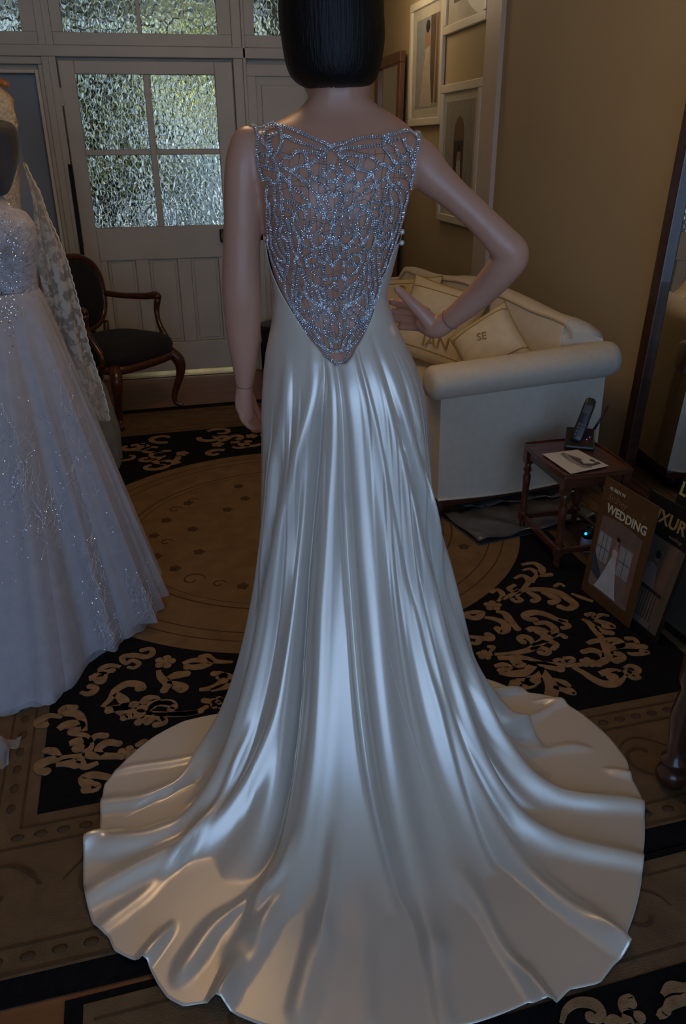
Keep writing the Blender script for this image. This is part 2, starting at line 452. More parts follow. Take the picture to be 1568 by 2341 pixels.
def dbar(x0, x1, z0, z1, name, d0=0.004, d1=0.044, bevel=0.005, m='joinery', parent=None):
    return MB().span((x0, d0, z0), (x1, d1, z1)).build(name, M[m], parent or door, bevel=bevel)


DX0, DX1 = -0.538, 0.518
dbar(DX0, -0.445, 0.008, 1.978, 'stile'); dbar(0.405, DX1, 0.008, 1.978, 'stile')
dbar(-0.445, 0.405, 1.905, 1.978, 'top_rail'); dbar(-0.445, 0.405, 0.80, 1.01, 'lock_rail'); dbar(-0.445, 0.405, 0.008, 0.23, 'bottom_rail')
dbar(-0.04, 0.0, 1.01, 1.905, 'glazing_bar', 0.01, 0.04); dbar(-0.445, -0.04, 1.448, 1.482, 'glazing_bar', 0.01, 0.04); dbar(0.0, 0.405, 1.448, 1.482, 'glazing_bar', 0.01, 0.04)
for x0, x1 in ((-0.445, -0.04), (0.0, 0.405)):
    for z0, z1 in ((1.01, 1.448), (1.482, 1.905)):
        MB().span((x0, 0.022, z0), (x1, 0.028, z1)).build('pane', M['glass'], door)
px_ = [-0.445, -0.40, -0.215, -0.125, 0.065, 0.155, 0.345, 0.405]
for k in (0, 2, 4, 6):
    dbar(px_[k], px_[k + 1], 0.23, 0.80, 'muntin')
for x0, x1 in ((-0.40, -0.215), (-0.125, 0.065), (0.155, 0.345)):
    dbar(x0, x1, 0.23, 0.80, 'panel', 0.026, 0.036)
    dbar(x0 + .018, x1 - .018, 0.248, 0.782, 'raised_field', 0.018, 0.03, 0.008)
lock = dbar(0.365, 0.47, 0.90, 0.985, 'rim_lock', -0.028, 0.006, 0.008, 'black')
MB().lathe((0, 0, 0), [(0.012, 0), (0.012, 0.03), (0.026, 0.04), (0.03, 0.055), (0.02, 0.07)], 16).build('knob', M['brass'], lock).matrix_local = \
    Matrix.Translation((0.40, -0.028, 0.945)) @ Matrix.Rotation(math.radians(90), 4, 'X')
for z in (1.78, 0.86, 0.25):
    dbar(-0.552, -0.532, z - .05, z + .05, 'hinge', -0.006, 0.01, 0.003)
dbar(DX0, DX1, 0.008, 0.028, 'kick_strip', -0.004, 0.004, 0.001, 'brass')
tag(MB().span((-0.545, BACK_Y - 0.07, 0.0), (0.525, BACK_Y + 0.05, 0.012)).build('threshold', M['brass'], bevel=0.003),
    'worn brass threshold strip shining under the closed door', 'threshold')

# ---- outdoors behind the glazed door: paving, a hedge, a pale slab added to brighten one pane
M['hedge'] = mat('hedge_leaves', (0.07, 0.09, 0.03), 0.8, vary=(9, 0.8))
M['paving'] = mat('pale_paving', (0.5, 0.5, 0.5), 0.8)
M['paleslab'] = mat('pale_blue_slab', (0.82, 0.9, 1.0), 0.7)
struct(MB().span((-6, BACK_Y + .1, -0.3), (RET_X - .1, 16, -0.02)).build('ground_outside', M['paving']))


def leafy(name, c, s, n, m, label):
    b = MB()
    for i in range(n):
        p = [c[k] + random.gauss(0, 1) * s[k] * 0.38 for k in range(3)]
        p[2] = max(p[2], 0.02)
        a = random.uniform(0, 6.28); t = random.uniform(-1, 1); r = random.uniform(.05, .12)
        e1 = np.array([math.cos(a), math.sin(a), t]) * r; e2 = np.array([-math.sin(a), math.cos(a), random.uniform(-.6, .6)]) * r * .5
        q = np.array(p)
        b.add([q - e1, q + e2, q + e1, q - e2], [(0, 1, 2, 3)])
    o = empty(name, (0, 0, 0), 0, label, 'shrub')
    f = b.build('foliage', m, o); tag(f, kind='stuff')
    MB().tube([(c[0], c[1], -0.05), (c[0] + .05, c[1], c[2] * .6), (c[0], c[1] + .05, c[2])], [.06, .05, .02]).build('stem', M['brownframe'], o)
    return o


leafy('garden_shrub', (-0.75, 10.2, 1.3), (1.3, 0.4, 2.4), 3600, M['hedge'], 'dark green garden shrub seen through upper left door pane')
leafy('garden_shrub', (0.75, 12.0, 2.7), (1.2, 0.5, 1.6), 1700, mat('sunny_leaves', (0.45, 0.46, 0.16), 0.7, vary=(9, 0.5)), 'sunlit garden shrub seen through the upper right door pane')  # sunlight put into the pale yellow-green leaf colour
tag(MB().span((0.12, 11.0, -0.02), (1.6, 11.15, 1.45)).build('pale_slab', M['paleslab'], bevel=0.01), 'pale slab added outside to brighten the lower right door pane', 'wall')  # pale slab added so the lower right pane shows bright
struct(MB().span((-6, BACK_Y + .1, 2.62), (RET_X - .1, 8.9, 2.72)).build('ceiling_sky_block', M['darkwood']))  # slab added to block the sky and darken the panes
struct(MB().span((-1.75, BACK_Y + .1, -.02), (-1.65, 8.9, 2.62)).build('wall_sky_block', M['darkwood']))  # side wall of the added sky block
struct(MB().span((LEFT_X - .5, FRONT_Y - 2.2, 2.82), (WALL_X + .5, FRONT_Y - .1, 2.88)).build('roof_sun_block', M['darkwood']))  # unseen slab added to keep the sun out of the front window

# dark pole and dark box beside the door
pol = empty('pole', (-0.548, BACK_Y - 0.06, 0), 0, 'thin black pole standing upright against the white door frame', 'pole')
MB().tube([(0, 0, 0.0), (0.0, 0.03, 1.40)], 0.0125, 8).build('shaft', M['blackmatte'], pol)
MB().lathe((0, 0.0, 0), [(0.02, 0), (0.02, 0.03), (0.013, 0.035)], 10).build('rubber_foot', M['blackmatte'], pol)

# ================================================================== the mannequin
BODY = np.array([0.37, 1.741, 0.0]) + RT0 * 0.0            # floor point under the body axis


def loc(a, b, z):                                          # a = to the right, b = away from the camera
    return BODY + RT0 * a + HD * b + np.array([0, 0, z])


def lat(x, y, b=0.0):
    p = onplane(x, y, BODY + HD * b, HD); d = p - BODY
    return float(d @ RT0), float(p[2])


# torso outline: image row, left and right edge, half depth, depth offset of the ring centre
TORSO = [(60, 690, 850, .085, .03), (130, 712, 832, .070, .03), (185, 716, 826, .058, .03), (215, 708, 836, .056, .03), (240, 690, 866, .058, .03), (262, 660, 902, .062, .03),
         (278, 624, 925, .068, .025), (296, 590, 944, .074, .02), (320, 576, 955, .082, .01), (360, 578, 952, .092, .0), (420, 592, 944, .104, .0),
         (480, 603, 930, .110, .0), (545, 609, 912, .104, .005), (620, 621, 893, .090, .015), (680, 630, 878, .082, .02), (740, 626, 897, .090, .015),
         (800, 615, 926, .104, .0), (860, 609, 955, .114, -.01), (930, 606, 970, .118, -.01), (1010, 612, 968, .110, .0)]
T_Z, T_C, T_R, T_D, T_O = [], [], [], [], []
for y, xl, xr, dd, oo in TORSO:
    al, zl = lat(xl, y); ar, zr = lat(xr, y)
    T_Z.append((zl + zr) / 2); T_C.append((al + ar) / 2); T_R.append((ar - al) / 2); T_D.append(dd); T_O.append(oo)
for z, c, r, d, o in ((0.70, 0.0, 0.155, .10, 0), (0.45, 0.0, 0.115, .085, 0), (0.2, 0.0, 0.09, .07, 0), (0.012, 0.0, 0.10, .09, .02)):
    T_Z.append(z); T_C.append(c); T_R.append(r); T_D.append(d); T_O.append(o)
_o = np.argsort(T_Z); TZ = np.array(T_Z)[_o]; TC = np.array(T_C)[_o]; TR_ = np.array(T_R)[_o]; TD = np.array(T_D)[_o]; TO = np.array(T_O)[_o]


def ring_at(z):
    return [np.interp(z, TZ, A) for A in (TC, TR_, TD, TO)]


def body_pt(s, z, off=0.0):                                # s = 0 at the back, + to the right
    c, r, d, o = ring_at(z)
    ss, cc = math.sin(s), math.cos(s)
    p = 0.92                                               # slightly squared ellipse
    ex = math.copysign(abs(ss) ** p, ss) * (r + off); ey = -math.copysign(abs(cc) ** p, cc) * (d + off)
    if cc > 0:                                             # spine hollow
        ey += 0.012 * math.exp(-(ss / 0.16) ** 2) * (1 if 1.02 < z < 1.42 else 0.3)
    return np.array(loc(c + ex, o + ey, z))


def limb(mb, chain):
    """chain of (x px, y px, radius px, depth b)"""
    pts, rad = [], []
    for x, y, r, b in chain:
        a, z = lat(x, y, b); pts.append(loc(a, b, z))
        d = (np.linalg.norm((pts[-1] - CAM))); zc = (pts[-1] - CAM) @ FWD
        rad.append(r * zc / FPX)
    n = (len(pts) - 1) * 5 + 1
    P = smooth_path(pts, n); R = [float(v[0]) for v in smooth_path([[q] for q in rad], n)]
    mb.tube(P, R, 20)
    for q, r in ((P[0], R[0]), (P[-1], R[-1])):
        mb.ball(q, r * 0.98, 16, 10)


mann = empty('mannequin', tuple(BODY), 0, 'flesh-toned shop mannequin with black bob wig wearing the satin gown', 'mannequin')
inv = Matrix.Translation(-Vector(BODY))


def child_of_mann(o):
    o.parent = mann; o.matrix_parent_inverse = inv; return o


bm_ = MB()
zs = np.concatenate([np.linspace(TZ[0], 0.9, 20), np.linspace(0.92, TZ[-1], 70)])
bm_.rings([[body_pt(2 * math.pi * k / 48, z, -float(np.interp(z, [.93, 1.025], [.04, 0]))) for k in range(48)] for z in zs])
LARM = [(566, 330, 40, .0), (558, 370, 43, -.005), (555, 420, 43.5, -.005), (554, 500, 43, 0), (552, 580, 43, .005), (552, 650, 45, .01), (554, 695, 44, .015), (556, 760, 39, .025),
        (559, 830, 29.5, .035), (559, 884, 19.5, .045)]
RARM = [(940, 345, 40, .0), (965, 372, 46, -.005), (988, 402, 44, -.01), (1035, 443, 35.5, -.02), (1100, 503, 34, -.03), (1150, 556, 38, -.035), (1170, 582, 40, -.03), (1152, 612, 39, -.02),
        (1108, 662, 34, .02), (1062, 704, 28, .05), (1026, 733, 24, .075)]
limb(bm_, LARM); limb(bm_, RARM)
a, z = lat(770, 40); hc = loc(a, .06, 1.66)
bm_.ball(hc, (.078, .10, .12), 20, 14)                                                   # skull under the wig
bm_.tube([loc(a, .155, 1.69), loc(a, .178, 1.655), loc(a, .160, 1.635)], [.010, .016, .008], 8)   # nose
body = bm_.build('body', M['skin'])
rm = body.modifiers.new('remesh', 'REMESH'); rm.mode = 'VOXEL'; rm.voxel_size = 0.006; rm.use_smooth_shade = True
smm = body.modifiers.new('smooth', 'SMOOTH'); smm.factor = 0.5; smm.iterations = 8
child_of_mann(body)
dg = bpy.context.evaluated_depsgraph_get()
be = body.evaluated_get(dg); bme = be.to_mesh()
body_bvh = BVHTree.FromPolygons([v.co.copy() for v in bme.vertices], [tuple(p.vertices) for p in bme.polygons])
be.to_mesh_clear()


def hand(name, parts, nails=()):
    b = MB()
    for ch in parts:
        limb(b, ch)
    o = b.build(name, M['skin'])
    r = o.modifiers.new('remesh', 'REMESH'); r.mode = 'VOXEL'; r.voxel_size = 0.0022; r.use_smooth_shade = True
    s = o.modifiers.new('smooth', 'SMOOTH'); s.factor = 0.5; s.iterations = 4
    return child_of_mann(o)


# left hand: hangs beside the skirt, fingers curled forwards
hand('hand', [[(559, 886, 18.6, .045), (558, 905, 20, .05), (560, 930, 19, .055), (566, 948, 15, .06)],
              [(549, 905, 12, .045), (550, 930, 12, .05), (556, 948, 9.5, .055)],
              [(551, 938, 8.5, .045), (557, 958, 8, .05), (571, 974, 7.4, .065), (581, 978, 6.2, .075)],
              [(558, 942, 8.5, .055), (566, 962, 8, .065), (579, 977, 7.4, .08), (588, 980, 6, .09)],
              [(566, 944, 8.5, .065), (574, 962, 8, .08), (585, 977, 7.4, .095), (593, 980, 6, .105)],
              [(573, 940, 8, .08), (581, 957, 7.4, .095), (590, 970, 6.6, .11), (596, 975, 5.4, .12)],
              [(572, 905, 9.5, .085), (582, 930, 8.5, .10), (590, 948, 7.5, .115), (594, 958, 6, .12)]])
# right hand on the hip: thumb pointing up-left along the back, four fingers round the front
hand('hand', [[(1024, 734, 23, .077), (1006, 745, 25, .088), (990, 748, 25, .10), (970, 742, 20, .12)],
              [(990, 742, 22, .10), (972, 728, 20, .125), (962, 722, 16, .14)],
              [(984, 738, 20, .092), (962, 714, 15.5, .09), (940, 692, 12.5, .085), (922, 673, 11, .078), (908, 661, 8.5, .07)],
              [(975, 712, 10, .13), (945, 700, 9.6, .155), (915, 694, 8.8, .17), (895, 690, 7.5, .175)],
              [(972, 726, 10, .13), (945, 717, 9.6, .16), (915, 713, 8.8, .175), (892, 711, 7.5, .18)],
              [(975, 741, 10, .13), (948, 733, 9.4, .16), (920, 730, 8.6, .172), (900, 729, 7.2, .178)],
              [(982, 755, 9.5, .125), (955, 749, 8.6, .15), (932, 748, 7.6, .165), (915, 748, 6.5, .17)]])
# wrist joint lines
for ch, nm in ((LARM, 0), (RARM, 1)):
    x, y, r, b = ch[-1]; x2, y2, r2, b2 = ch[-2]
    a1, z1 = lat(x, y, b); a2, z2 = lat(x2, y2, b2); p1, p2 = loc(a1, b, z1), loc(a2, b2, z2)
    t = (p2 - p1) / np.linalg.norm(p2 - p1); c = p1 + t * 0.004
    rad = r * ((c - CAM) @ FWD) / FPX
    e1 = np.cross(t, [0, 0, 1.0]) if abs(t[2]) < .9 else np.cross(t, [1.0, 0, 0]); e1 /= np.linalg.norm(e1); e2 = np.cross(t, e1)
    child_of_mann(MB().tube([c + rad * 1.01 * (math.cos(q) * e1 + math.sin(q) * e2) for q in np.linspace(0, 2 * math.pi, 33)], 0.0009, 6).build('wrist_seam', M['thread']))

# wig: sleek bob
WIG = [(203, 722, 812, .060, .04), (199, 700, 838, .085, .035), (186, 676, 856, .100, .035), (165, 659, 867, .108, .035), (130, 648, 876, .113, .035), (80, 640, 882, .116, .035), (20, 633, 880, .118, .035),
       (-60, 640, 876, .118, .035), (-120, 660, 858, .108, .035), (-165, 690, 826, .085, .035), (-190, 725, 790, .05, .035), (-198, 752, 764, .01, .035)]


def make_wig(name, rows, mapper, parent, seed=1):
    r_ = np.random.default_rng(seed); nn = 160; amp = r_.normal(0, 1, nn); amp = np.convolve(np.concatenate([amp, amp, amp]), [.25, .5, .25], 'same')[nn:2 * nn]
    R_ = smooth_path([list(q) for q in rows], 44)
    b = MB(); rings = []
    for i, (y, xl, xr, dd, oo) in enumerate(R_):
        f = i / (len(R_) - 1)
        ring = []
        for k in range(nn):
            t = 2 * math.pi * k / nn
            rr = 1 + 0.006 * amp[k] * (1.0 - 0.8 * f)
            dy = (2.5 * amp[k] if i == 1 else 0)
            ring.append(mapper(xl, xr, y + dy, math.sin(t) * rr, -math.cos(t) * rr * dd + oo))
        rings.append(ring)
    b.rings(rings)
    return b.build(name, M['hair'], parent)


def wig_map(xl, xr, y, sx, b):
    al, zl = lat(xl, y); ar, zr = lat(xr, y)
    return loc((al + ar) / 2 + sx * (ar - al) / 2, b, (zl + zr) / 2)


wig = make_wig('wig', WIG, wig_map, None)
child_of_mann(wig)

# ================================================================== the satin gown
gown = empty('wedding_gown', tuple(BODY), 0, 'ivory satin wedding gown with long train and crystal beaded open back', 'gown')


def child_of_gown(o, parent=None):
    if parent is None:
        o.parent = gown; o.matrix_parent_inverse = inv
    else:
        o.parent = parent                                   # parent sits at world origin relative to the gown
        o.matrix_parent_inverse = Matrix.Identity(4)
    return o


# neckline of the satin: angle -> top height (low V in the back, high at the sides and front)
def s_of(x, y):
    """angle and height of a point of the back seen at a pixel"""
    h = body_bvh.ray_cast(Vector(CAM), Vector(ray(x, y)).normalized())
    p = np.array(h[0]) if h[0] is not None else onplane(x, y, BODY, HD)
    d = p - BODY; a, b, z = d @ RT0, d @ HD, p[2]
    c, r, dd, oo = ring_at(z)
    return math.atan2((a - c) / r, -(b - oo) / dd), z


VEDGE = [(604, 548), (612, 590), (632, 640), (650, 678), (668, 705), (690, 738), (715, 775), (737, 797), (750, 818), (768, 833), (786, 830), (797, 815), (806, 795), (830, 757), (842, 733), (852, 705), (865, 660), (880, 615), (898, 570), (911, 545)]
VE = sorted([s_of(x, y) for x, y in VEDGE])
VS = np.array([-math.pi] + [min(max(q[0], -1.75), 1.75) for q in VE] + [math.pi]); VZ = np.array([1.33] + [q[1] for q in VE] + [1.33])
VZ[0] = VZ[-1] = 1.36

HEM_PX = [(505, 1637), (420, 1655), (350, 1692), (290, 1742), (240, 1800), (234, 1838), (232, 1858), (230, 1905), (204, 1920), (192, 1985), (192, 2030), (213, 2118), (250, 2150), (262, 2180), (300, 2200),
          (338, 2208), (345, 2225), (362, 2258), (385, 2290), (420, 2308), (470, 2300), (505, 2306), (545, 2330), (600, 2352), (700, 2368), (800, 2372), (900, 2368), (1010, 2362), (1090, 2345), (1140, 2328), (1205, 2300),
          (1250, 2306), (1272, 2300), (1300, 2270), (1370, 2255), (1400, 2215), (1438, 2180), (1432, 2140), (1450, 2090), (1462, 2040), (1468, 1965), (1472, 1880), (1468, 1835), (1440, 1782), (1432, 1745), (1390, 1690),
          (1330, 1638), (1262, 1598), (1230, 1592), (1170, 1580), (1150, 1585), (1125, 1562)]
hs, hr = [], []
for x, y in HEM_PX:
    d = onz(x, y, 0.004) - BODY; a, b = d @ RT0, d @ HD
    hs.append(math.atan2(a, -b)); hr.append(math.hypot(a, b))
o_ = np.argsort(hs); hs = np.array(hs)[o_]; hr = np.array(hr)[o_]
HS = np.concatenate([[-math.pi, hs[0] - .5], hs, [hs[-1] + .4, math.pi]]); HR = np.concatenate([[.27, .30], hr, [.32, .27]])

NS, NB, NK = 560, 30, 220
Z_HIP = 0.93
sv = np.linspace(-math.pi, math.pi, NS + 1)[:-1]
rows = NB + NK
BP = np.zeros((NS, rows, 3))
for i, s in enumerate(sv):
    zt = float(np.interp(s, VS, VZ)); zt = max(zt, Z_HIP + 0.03)
    up = [body_pt(s, z, 0.004 + 0.004 * (zt - z) / (zt - Z_HIP)) for z in np.linspace(zt, Z_HIP, 40)]
    hip = up[-1]
    h = float(np.interp(s, HS, HR)); hem = np.array(loc(h * math.sin(s), -h * math.cos(s), 0.006))
    dvec = hem - hip; dvec[2] = 0; L = np.linalg.norm(dvec); e = dvec / L
    c = 0.145 + (0.10 if s > 0 else 0.025) * math.sin(s) + 0.30 * max(0.0, math.cos(s)) ** 1.3
    c = min(c, L / 1.3)
    t1 = np.linspace(0, 1, 120)
    bx = 3 * (1 - t1) ** 2 * t1 * .10 * c + 3 * (1 - t1) * t1 ** 2 * .55 * c + t1 ** 3 * 1.3 * c
    bz = (1 - t1) ** 3 * Z_HIP + 3 * (1 - t1) ** 2 * t1 * .42 + 3 * (1 - t1) * t1 ** 2 * 0.004 + t1 ** 3 * 0.006
    bx = np.append(bx, np.linspace(1.3 * c, L, 40)[1:]); bz = np.append(bz, np.full(39, 0.006))
    low = np.zeros((len(bx), 3)); low[:, :2] = hip[:2] + np.outer(bx, e[:2]); low[:, 2] = bz
    path = np.concatenate([np.array(up)[:-1], low])
    cum = np.concatenate([[0], np.cumsum(np.linalg.norm(np.diff(path, axis=0), axis=1))]); q = np.linspace(0, cum[-1], rows)
    for k in range(3): BP[i, :, k] = np.interp(q, cum, path[:, k])
# smooth the change from the fitted hip to the falling skirt
for _ in range(120):
    wz = np.clip(1 - np.abs(BP[:, 1:-1, 2:3] - .90) / .16, 0, 1) * .9
    BP[:, 1:-1] = (1 - wz) * BP[:, 1:-1] + wz * .5 * (BP[:, :-2] + BP[:, 2:])


def quads():
    f = []
    for i in range(NS):
        k = (i + 1) % NS
        for j in range(rows - 1):
            f.append((i * rows + j, i * rows + j + 1, k * rows + j + 1, k * rows + j))
    return f


QF = quads()
base_bvh = BVHTree.FromPolygons([Vector(p) for p in BP.reshape(-1, 3)], QF)


def sv_of(x, y):
    h = base_bvh.ray_cast(Vector(CAM), Vector(ray(x, y)).normalized())
    if h[0] is None:
        h = base_bvh.find_nearest(Vector(onz(x, y, 0.01)))
    f = h[2]; i = f // (rows - 1); j = f % (rows - 1)
    # refine inside the cell
    p = np.array(h[0]); a = BP[i, j]; b = BP[(i + 1) % NS, j]; cc = BP[i, min(j + 1, rows - 1)]
    u = np.dot(p - a, b - a) / (np.dot(b - a, b - a) + 1e-12); w = np.dot(p - a, cc - a) / (np.dot(cc - a, cc - a) + 1e-12)
    return sv[i] + min(max(u, 0), 1) * (2 * math.pi / NS), j + min(max(w, 0), 1)


# base normals
dS = np.roll(BP, -1, 0) - np.roll(BP, 1, 0); dV = np.gradient(BP, axis=1)
N_ = np.cross(dV, dS); N_ /= (np.linalg.norm(N_, axis=2, keepdims=True) + 1e-9)
out = BP - (BODY + np.array([0, 0, 0])); sgn = np.sign((N_[..., :2] * out[..., :2]).sum(-1) + N_[..., 2] * 0.6)
N_ *= sgn[..., None]
rl = np.linalg.norm(dS, axis=2) / (2 * 2 * math.pi / NS)     # metres per radian of s
jj = np.arange(rows)
DISP = np.zeros((NS, rows)); FOLD_GAIN = 1.3


def fold(px, amp, w, skew=0.0, fade=(24, 14)):
    am0 = np.asarray(amp if hasattr(amp, '__len__') else [amp] * len(px), float)
    am0 = np.interp(np.linspace(0, 1, len(px)), np.linspace(0, 1, len(am0)), am0)
    q = []
    for (x, y), a_ in zip(px, am0):                        # keep the points that run down the cloth; the rest lie past its outline
        s_, j_ = sv_of(x, y)
        if q and (j_ < q[-1][1] + 1 or abs(s_ - q[-1][0]) > .40): continue
        q.append((s_, j_, a_))
    J = np.array([t[1] for t in q]); S = np.array([t[0] for t in q]); am = np.array([t[2] for t in q])
    sf = np.interp(jj, J, S); A = np.interp(jj, J, am)
    kz = np.hanning(27); kz /= kz.sum(); pad = lambda v: np.convolve(np.concatenate([np.full(13, v[0]), v, np.full(13, v[-1])]), kz, 'valid')
    sl_ = np.gradient(pad(sf))                             # carry the fold line on past its ends along its own direction
    sf, A = pad(sf), pad(A)
    ss_ = lambda t: t * t * (3 - 2 * t)
    A = A * ss_(np.clip((jj - (J[0] - fade[0])) / fade[0], 0, 1)) * ss_(np.clip(((J[-1] + fade[1]) - jj) / fade[1], 0, 1))
    d = (sv[:, None] - sf[None, :]) * rl
    ww = w * np.clip(np.interp(jj, [0, 20, 90, rows], [.5, .6, 1.0, 1.1]), .3, 2)[None, :]
    u = d / ww
    if skew:
        u = np.where(u > 0, u * (1 + skew), u * (1 - skew))
    global DISP
    DISP = DISP + FOLD_GAIN * A[None, :] * np.exp(-u * u)


# digitised fold ridges (+) and valleys (-) of the skirt and train
fold([(655, 930), (625, 1080), (596, 1250), (572, 1400), (540, 1560), (480, 1720), (430, 1792), (330, 1838), (240, 1845)], [.006, .014, .022, .026, .028, .03, .03, .028, .022], .030)
fold([(720, 880), (690, 1000), (650, 1200), (619, 1400), (580, 1600), (530, 1760), (470, 1858), (350, 1930), (212, 1932)], [.002, .014, .022, .026, .03, .034, .034, .03, .03], .032)
fold([(705, 1130), (676, 1400), (642, 1620), (592, 1760), (540, 1850), (440, 1940), (330, 1990), (222, 2040)], [.004, .01, .016, .026, .03, .03, .026, .018], .026)
fold([(640, 1120), (606, 1350), (560, 1600), (505, 1750), (440, 1850)], [-.006, -.02, -.024, -.026, -.014], .017)
fold([(590, 1200), (570, 1330), (530, 1560), (470, 1700)], [-.004, -.012, -.016, -.008], .016)
fold([(745, 855), (735, 950), (717, 1150), (703, 1300), (684, 1500), (655, 1780), (625, 1930), (600, 2000)], [-.003, -.014, -.022, -.026, -.03, -.03, -.024, -.01], .014, .35)
fold([(762, 880), (752, 1150), (735, 1400), (720, 1700), (695, 1900), (650, 2040), (590, 2120), (520, 2180)], [.006, .012, .016, .018, .02, .02, .018, .012], .034)
fold([(772, 880), (785, 1100), (803, 1400), (818, 1600), (842, 1780), (882, 1950), (935, 2120)], [-.006, -.010, -.016, -.020, -.022, -.02, -.008], .011, -.35)
fold([(800, 880), (832, 1150), (852, 1400), (885, 1700), (935, 1950), (1000, 2160)], [.004, .008, .010, .012, .014, .008], .040)
fold([(845, 885), (900, 1150), (955, 1400), (1005, 1600), (1062, 1800), (1130, 1960), (1230, 2082), (1385, 2185)], [-.004, -.005, -.006, -.008, -.012, -.016, -.016, -.012], .014, -.4)
fold([(840, 880), (890, 1080), (945, 1330), (985, 1500), (1040, 1720), (1110, 1880), (1200, 2010), (1380, 2150)], [.006, .010, .010, .010, .014, .016, .016, .012], .034)
fold([(870, 880), (928, 1100), (980, 1350), (1028, 1550), (1088, 1740), (1168, 1870), (1300, 1943), (1462, 1970)], [.003, .014, .022, .024, .028, .03, .028, .024], .026)
fold([(893, 905), (948, 1130), (994, 1350), (1042, 1550), (1102, 1722), (1180, 1830), (1260, 1880)], [-.003, -.012, -.018, -.022, -.024, -.022, -.01], .015)
fold([(905, 890), (960, 1100), (1004, 1300), (1052, 1500), (1112, 1660), (1192, 1780), (1300, 1838), (1450, 1840)], [.002, .012, .020, .024, .028, .032, .03, .024], .026)
fold([(935, 915), (975, 1110), (1018, 1310), (1068, 1500), (1125, 1640)], [-.002, -.010, -.016, -.022, -.016], .015)
fold([(950, 930), (990, 1110), (1036, 1340), (1085, 1500), (1142, 1620), (1192, 1684)], [.002, .012, .022, .028, .036, .034], .028, fade=(24, 9))
# short folds lying on the floor
for px, am, w in (([(1140, 1660), (1200, 1650), (1275, 1610)], .018, .016), ([(1185, 1712), (1300, 1708)], .010, .016), ([(1190, 1750), (1320, 1770)], .006, .016),
                  ([(590, 2040), (500, 2110), (430, 2210)], .015, .024), ([(330, 2055), (250, 2110)], .008, .02), ([(600, 2160), (560, 2230), (505, 2295)], .014, .026),
                  ([(1090, 2060), (1150, 2180), (1230, 2290)], .013, .024), ([(990, 2180), (1010, 2330)], .010, .024), ([(720, 2150), (680, 2300)], .009, .03), ([(840, 2120), (850, 2320)], .007, .03),
                  ([(650, 1990), (590, 2060)], .016, .014), ([(430, 1740), (300, 1760)], .010, .02), ([(560, 1745), (500, 1880), (420, 1960)], .014, .010), ([(760, 2000), (740, 2120)], .010, .014),
                  ([(342, 2190), (330, 2130)], .022, .012), ([(505, 2290), (520, 2250)], .026, .018), ([(1245, 2295), (1215, 2240)], .018, .014), ([(1425, 2165), (1370, 2120)], .020, .014),
                  ([(1440, 1775), (1395, 1800)], .016, .014), ([(1165, 1590), (1150, 1630)], .03, .018), ([(1255, 1605), (1200, 1625)], .014, .014), ([(215, 1935), (290, 1960)], .014, .014)):
    fold(px, am, w, fade=(20, 14))
# broad soft undulation of the cloth
for k, a_, ph in ((9, .004, .4), (17, .0035, 1.9), (29, .002, .8)):
    DISP += a_ * np.sin(k * sv[:, None] + ph + 0.004 * jj[None, :]) * np.clip((jj - 55) / 90, 0, 1)[None, :]
for _ in range(3):                                        # soften the joins between folds
    DISP[:, 1:-1] = .5 * DISP[:, 1:-1] + .25 * (DISP[:, :-2] + DISP[:, 2:])
GP = BP + N_ * DISP[..., None]
# keep the cloth outside the body and above the rug
GP[..., 2] = np.maximum(GP[..., 2], 0.0135)
sk = MB(); sk.v = [tuple(p) for p in GP.reshape(-1, 3)]; sk.f = QF; sk.sm = [True] * len(QF)
skirt = sk.build('satin_dress', M['satin'])
child_of_gown(skirt)
so = skirt.modifiers.new('thickness', 'SOLIDIFY'); so.thickness = 0.0016; so.offset = 0

# seams: fine stitched lines running down the back of the skirt
gown_bvh = BVHTree.FromPolygons([Vector(p) for p in GP.reshape(-1, 3)], QF)


def on_gown(x, y, off=0.001):
    h = gown_bvh.ray_cast(Vector(CAM), Vector(ray(x, y)).normalized())
    if h[0] is None: return None
    return np.array(h[0]) - ray(x, y) / np.linalg.norm(ray(x, y)) * off


for px in ([(882, 880), (930, 1060), (985, 1300), (1040, 1500), (1100, 1660)], [(770, 838), (782, 1050), (800, 1250), (835, 1500)], [(845, 1300), (905, 1560), (975, 1780), (1060, 1980)], [(926, 905), (936, 960), (945, 1040)]):
    q = [on_gown(p[0], p[1], .0004) for p in smooth_path(px, 60)]
    q = [p for p in q if p is not None]
    child_of_gown(MB().tube(q, 0.0007, 5).build('seam', M['satin']))

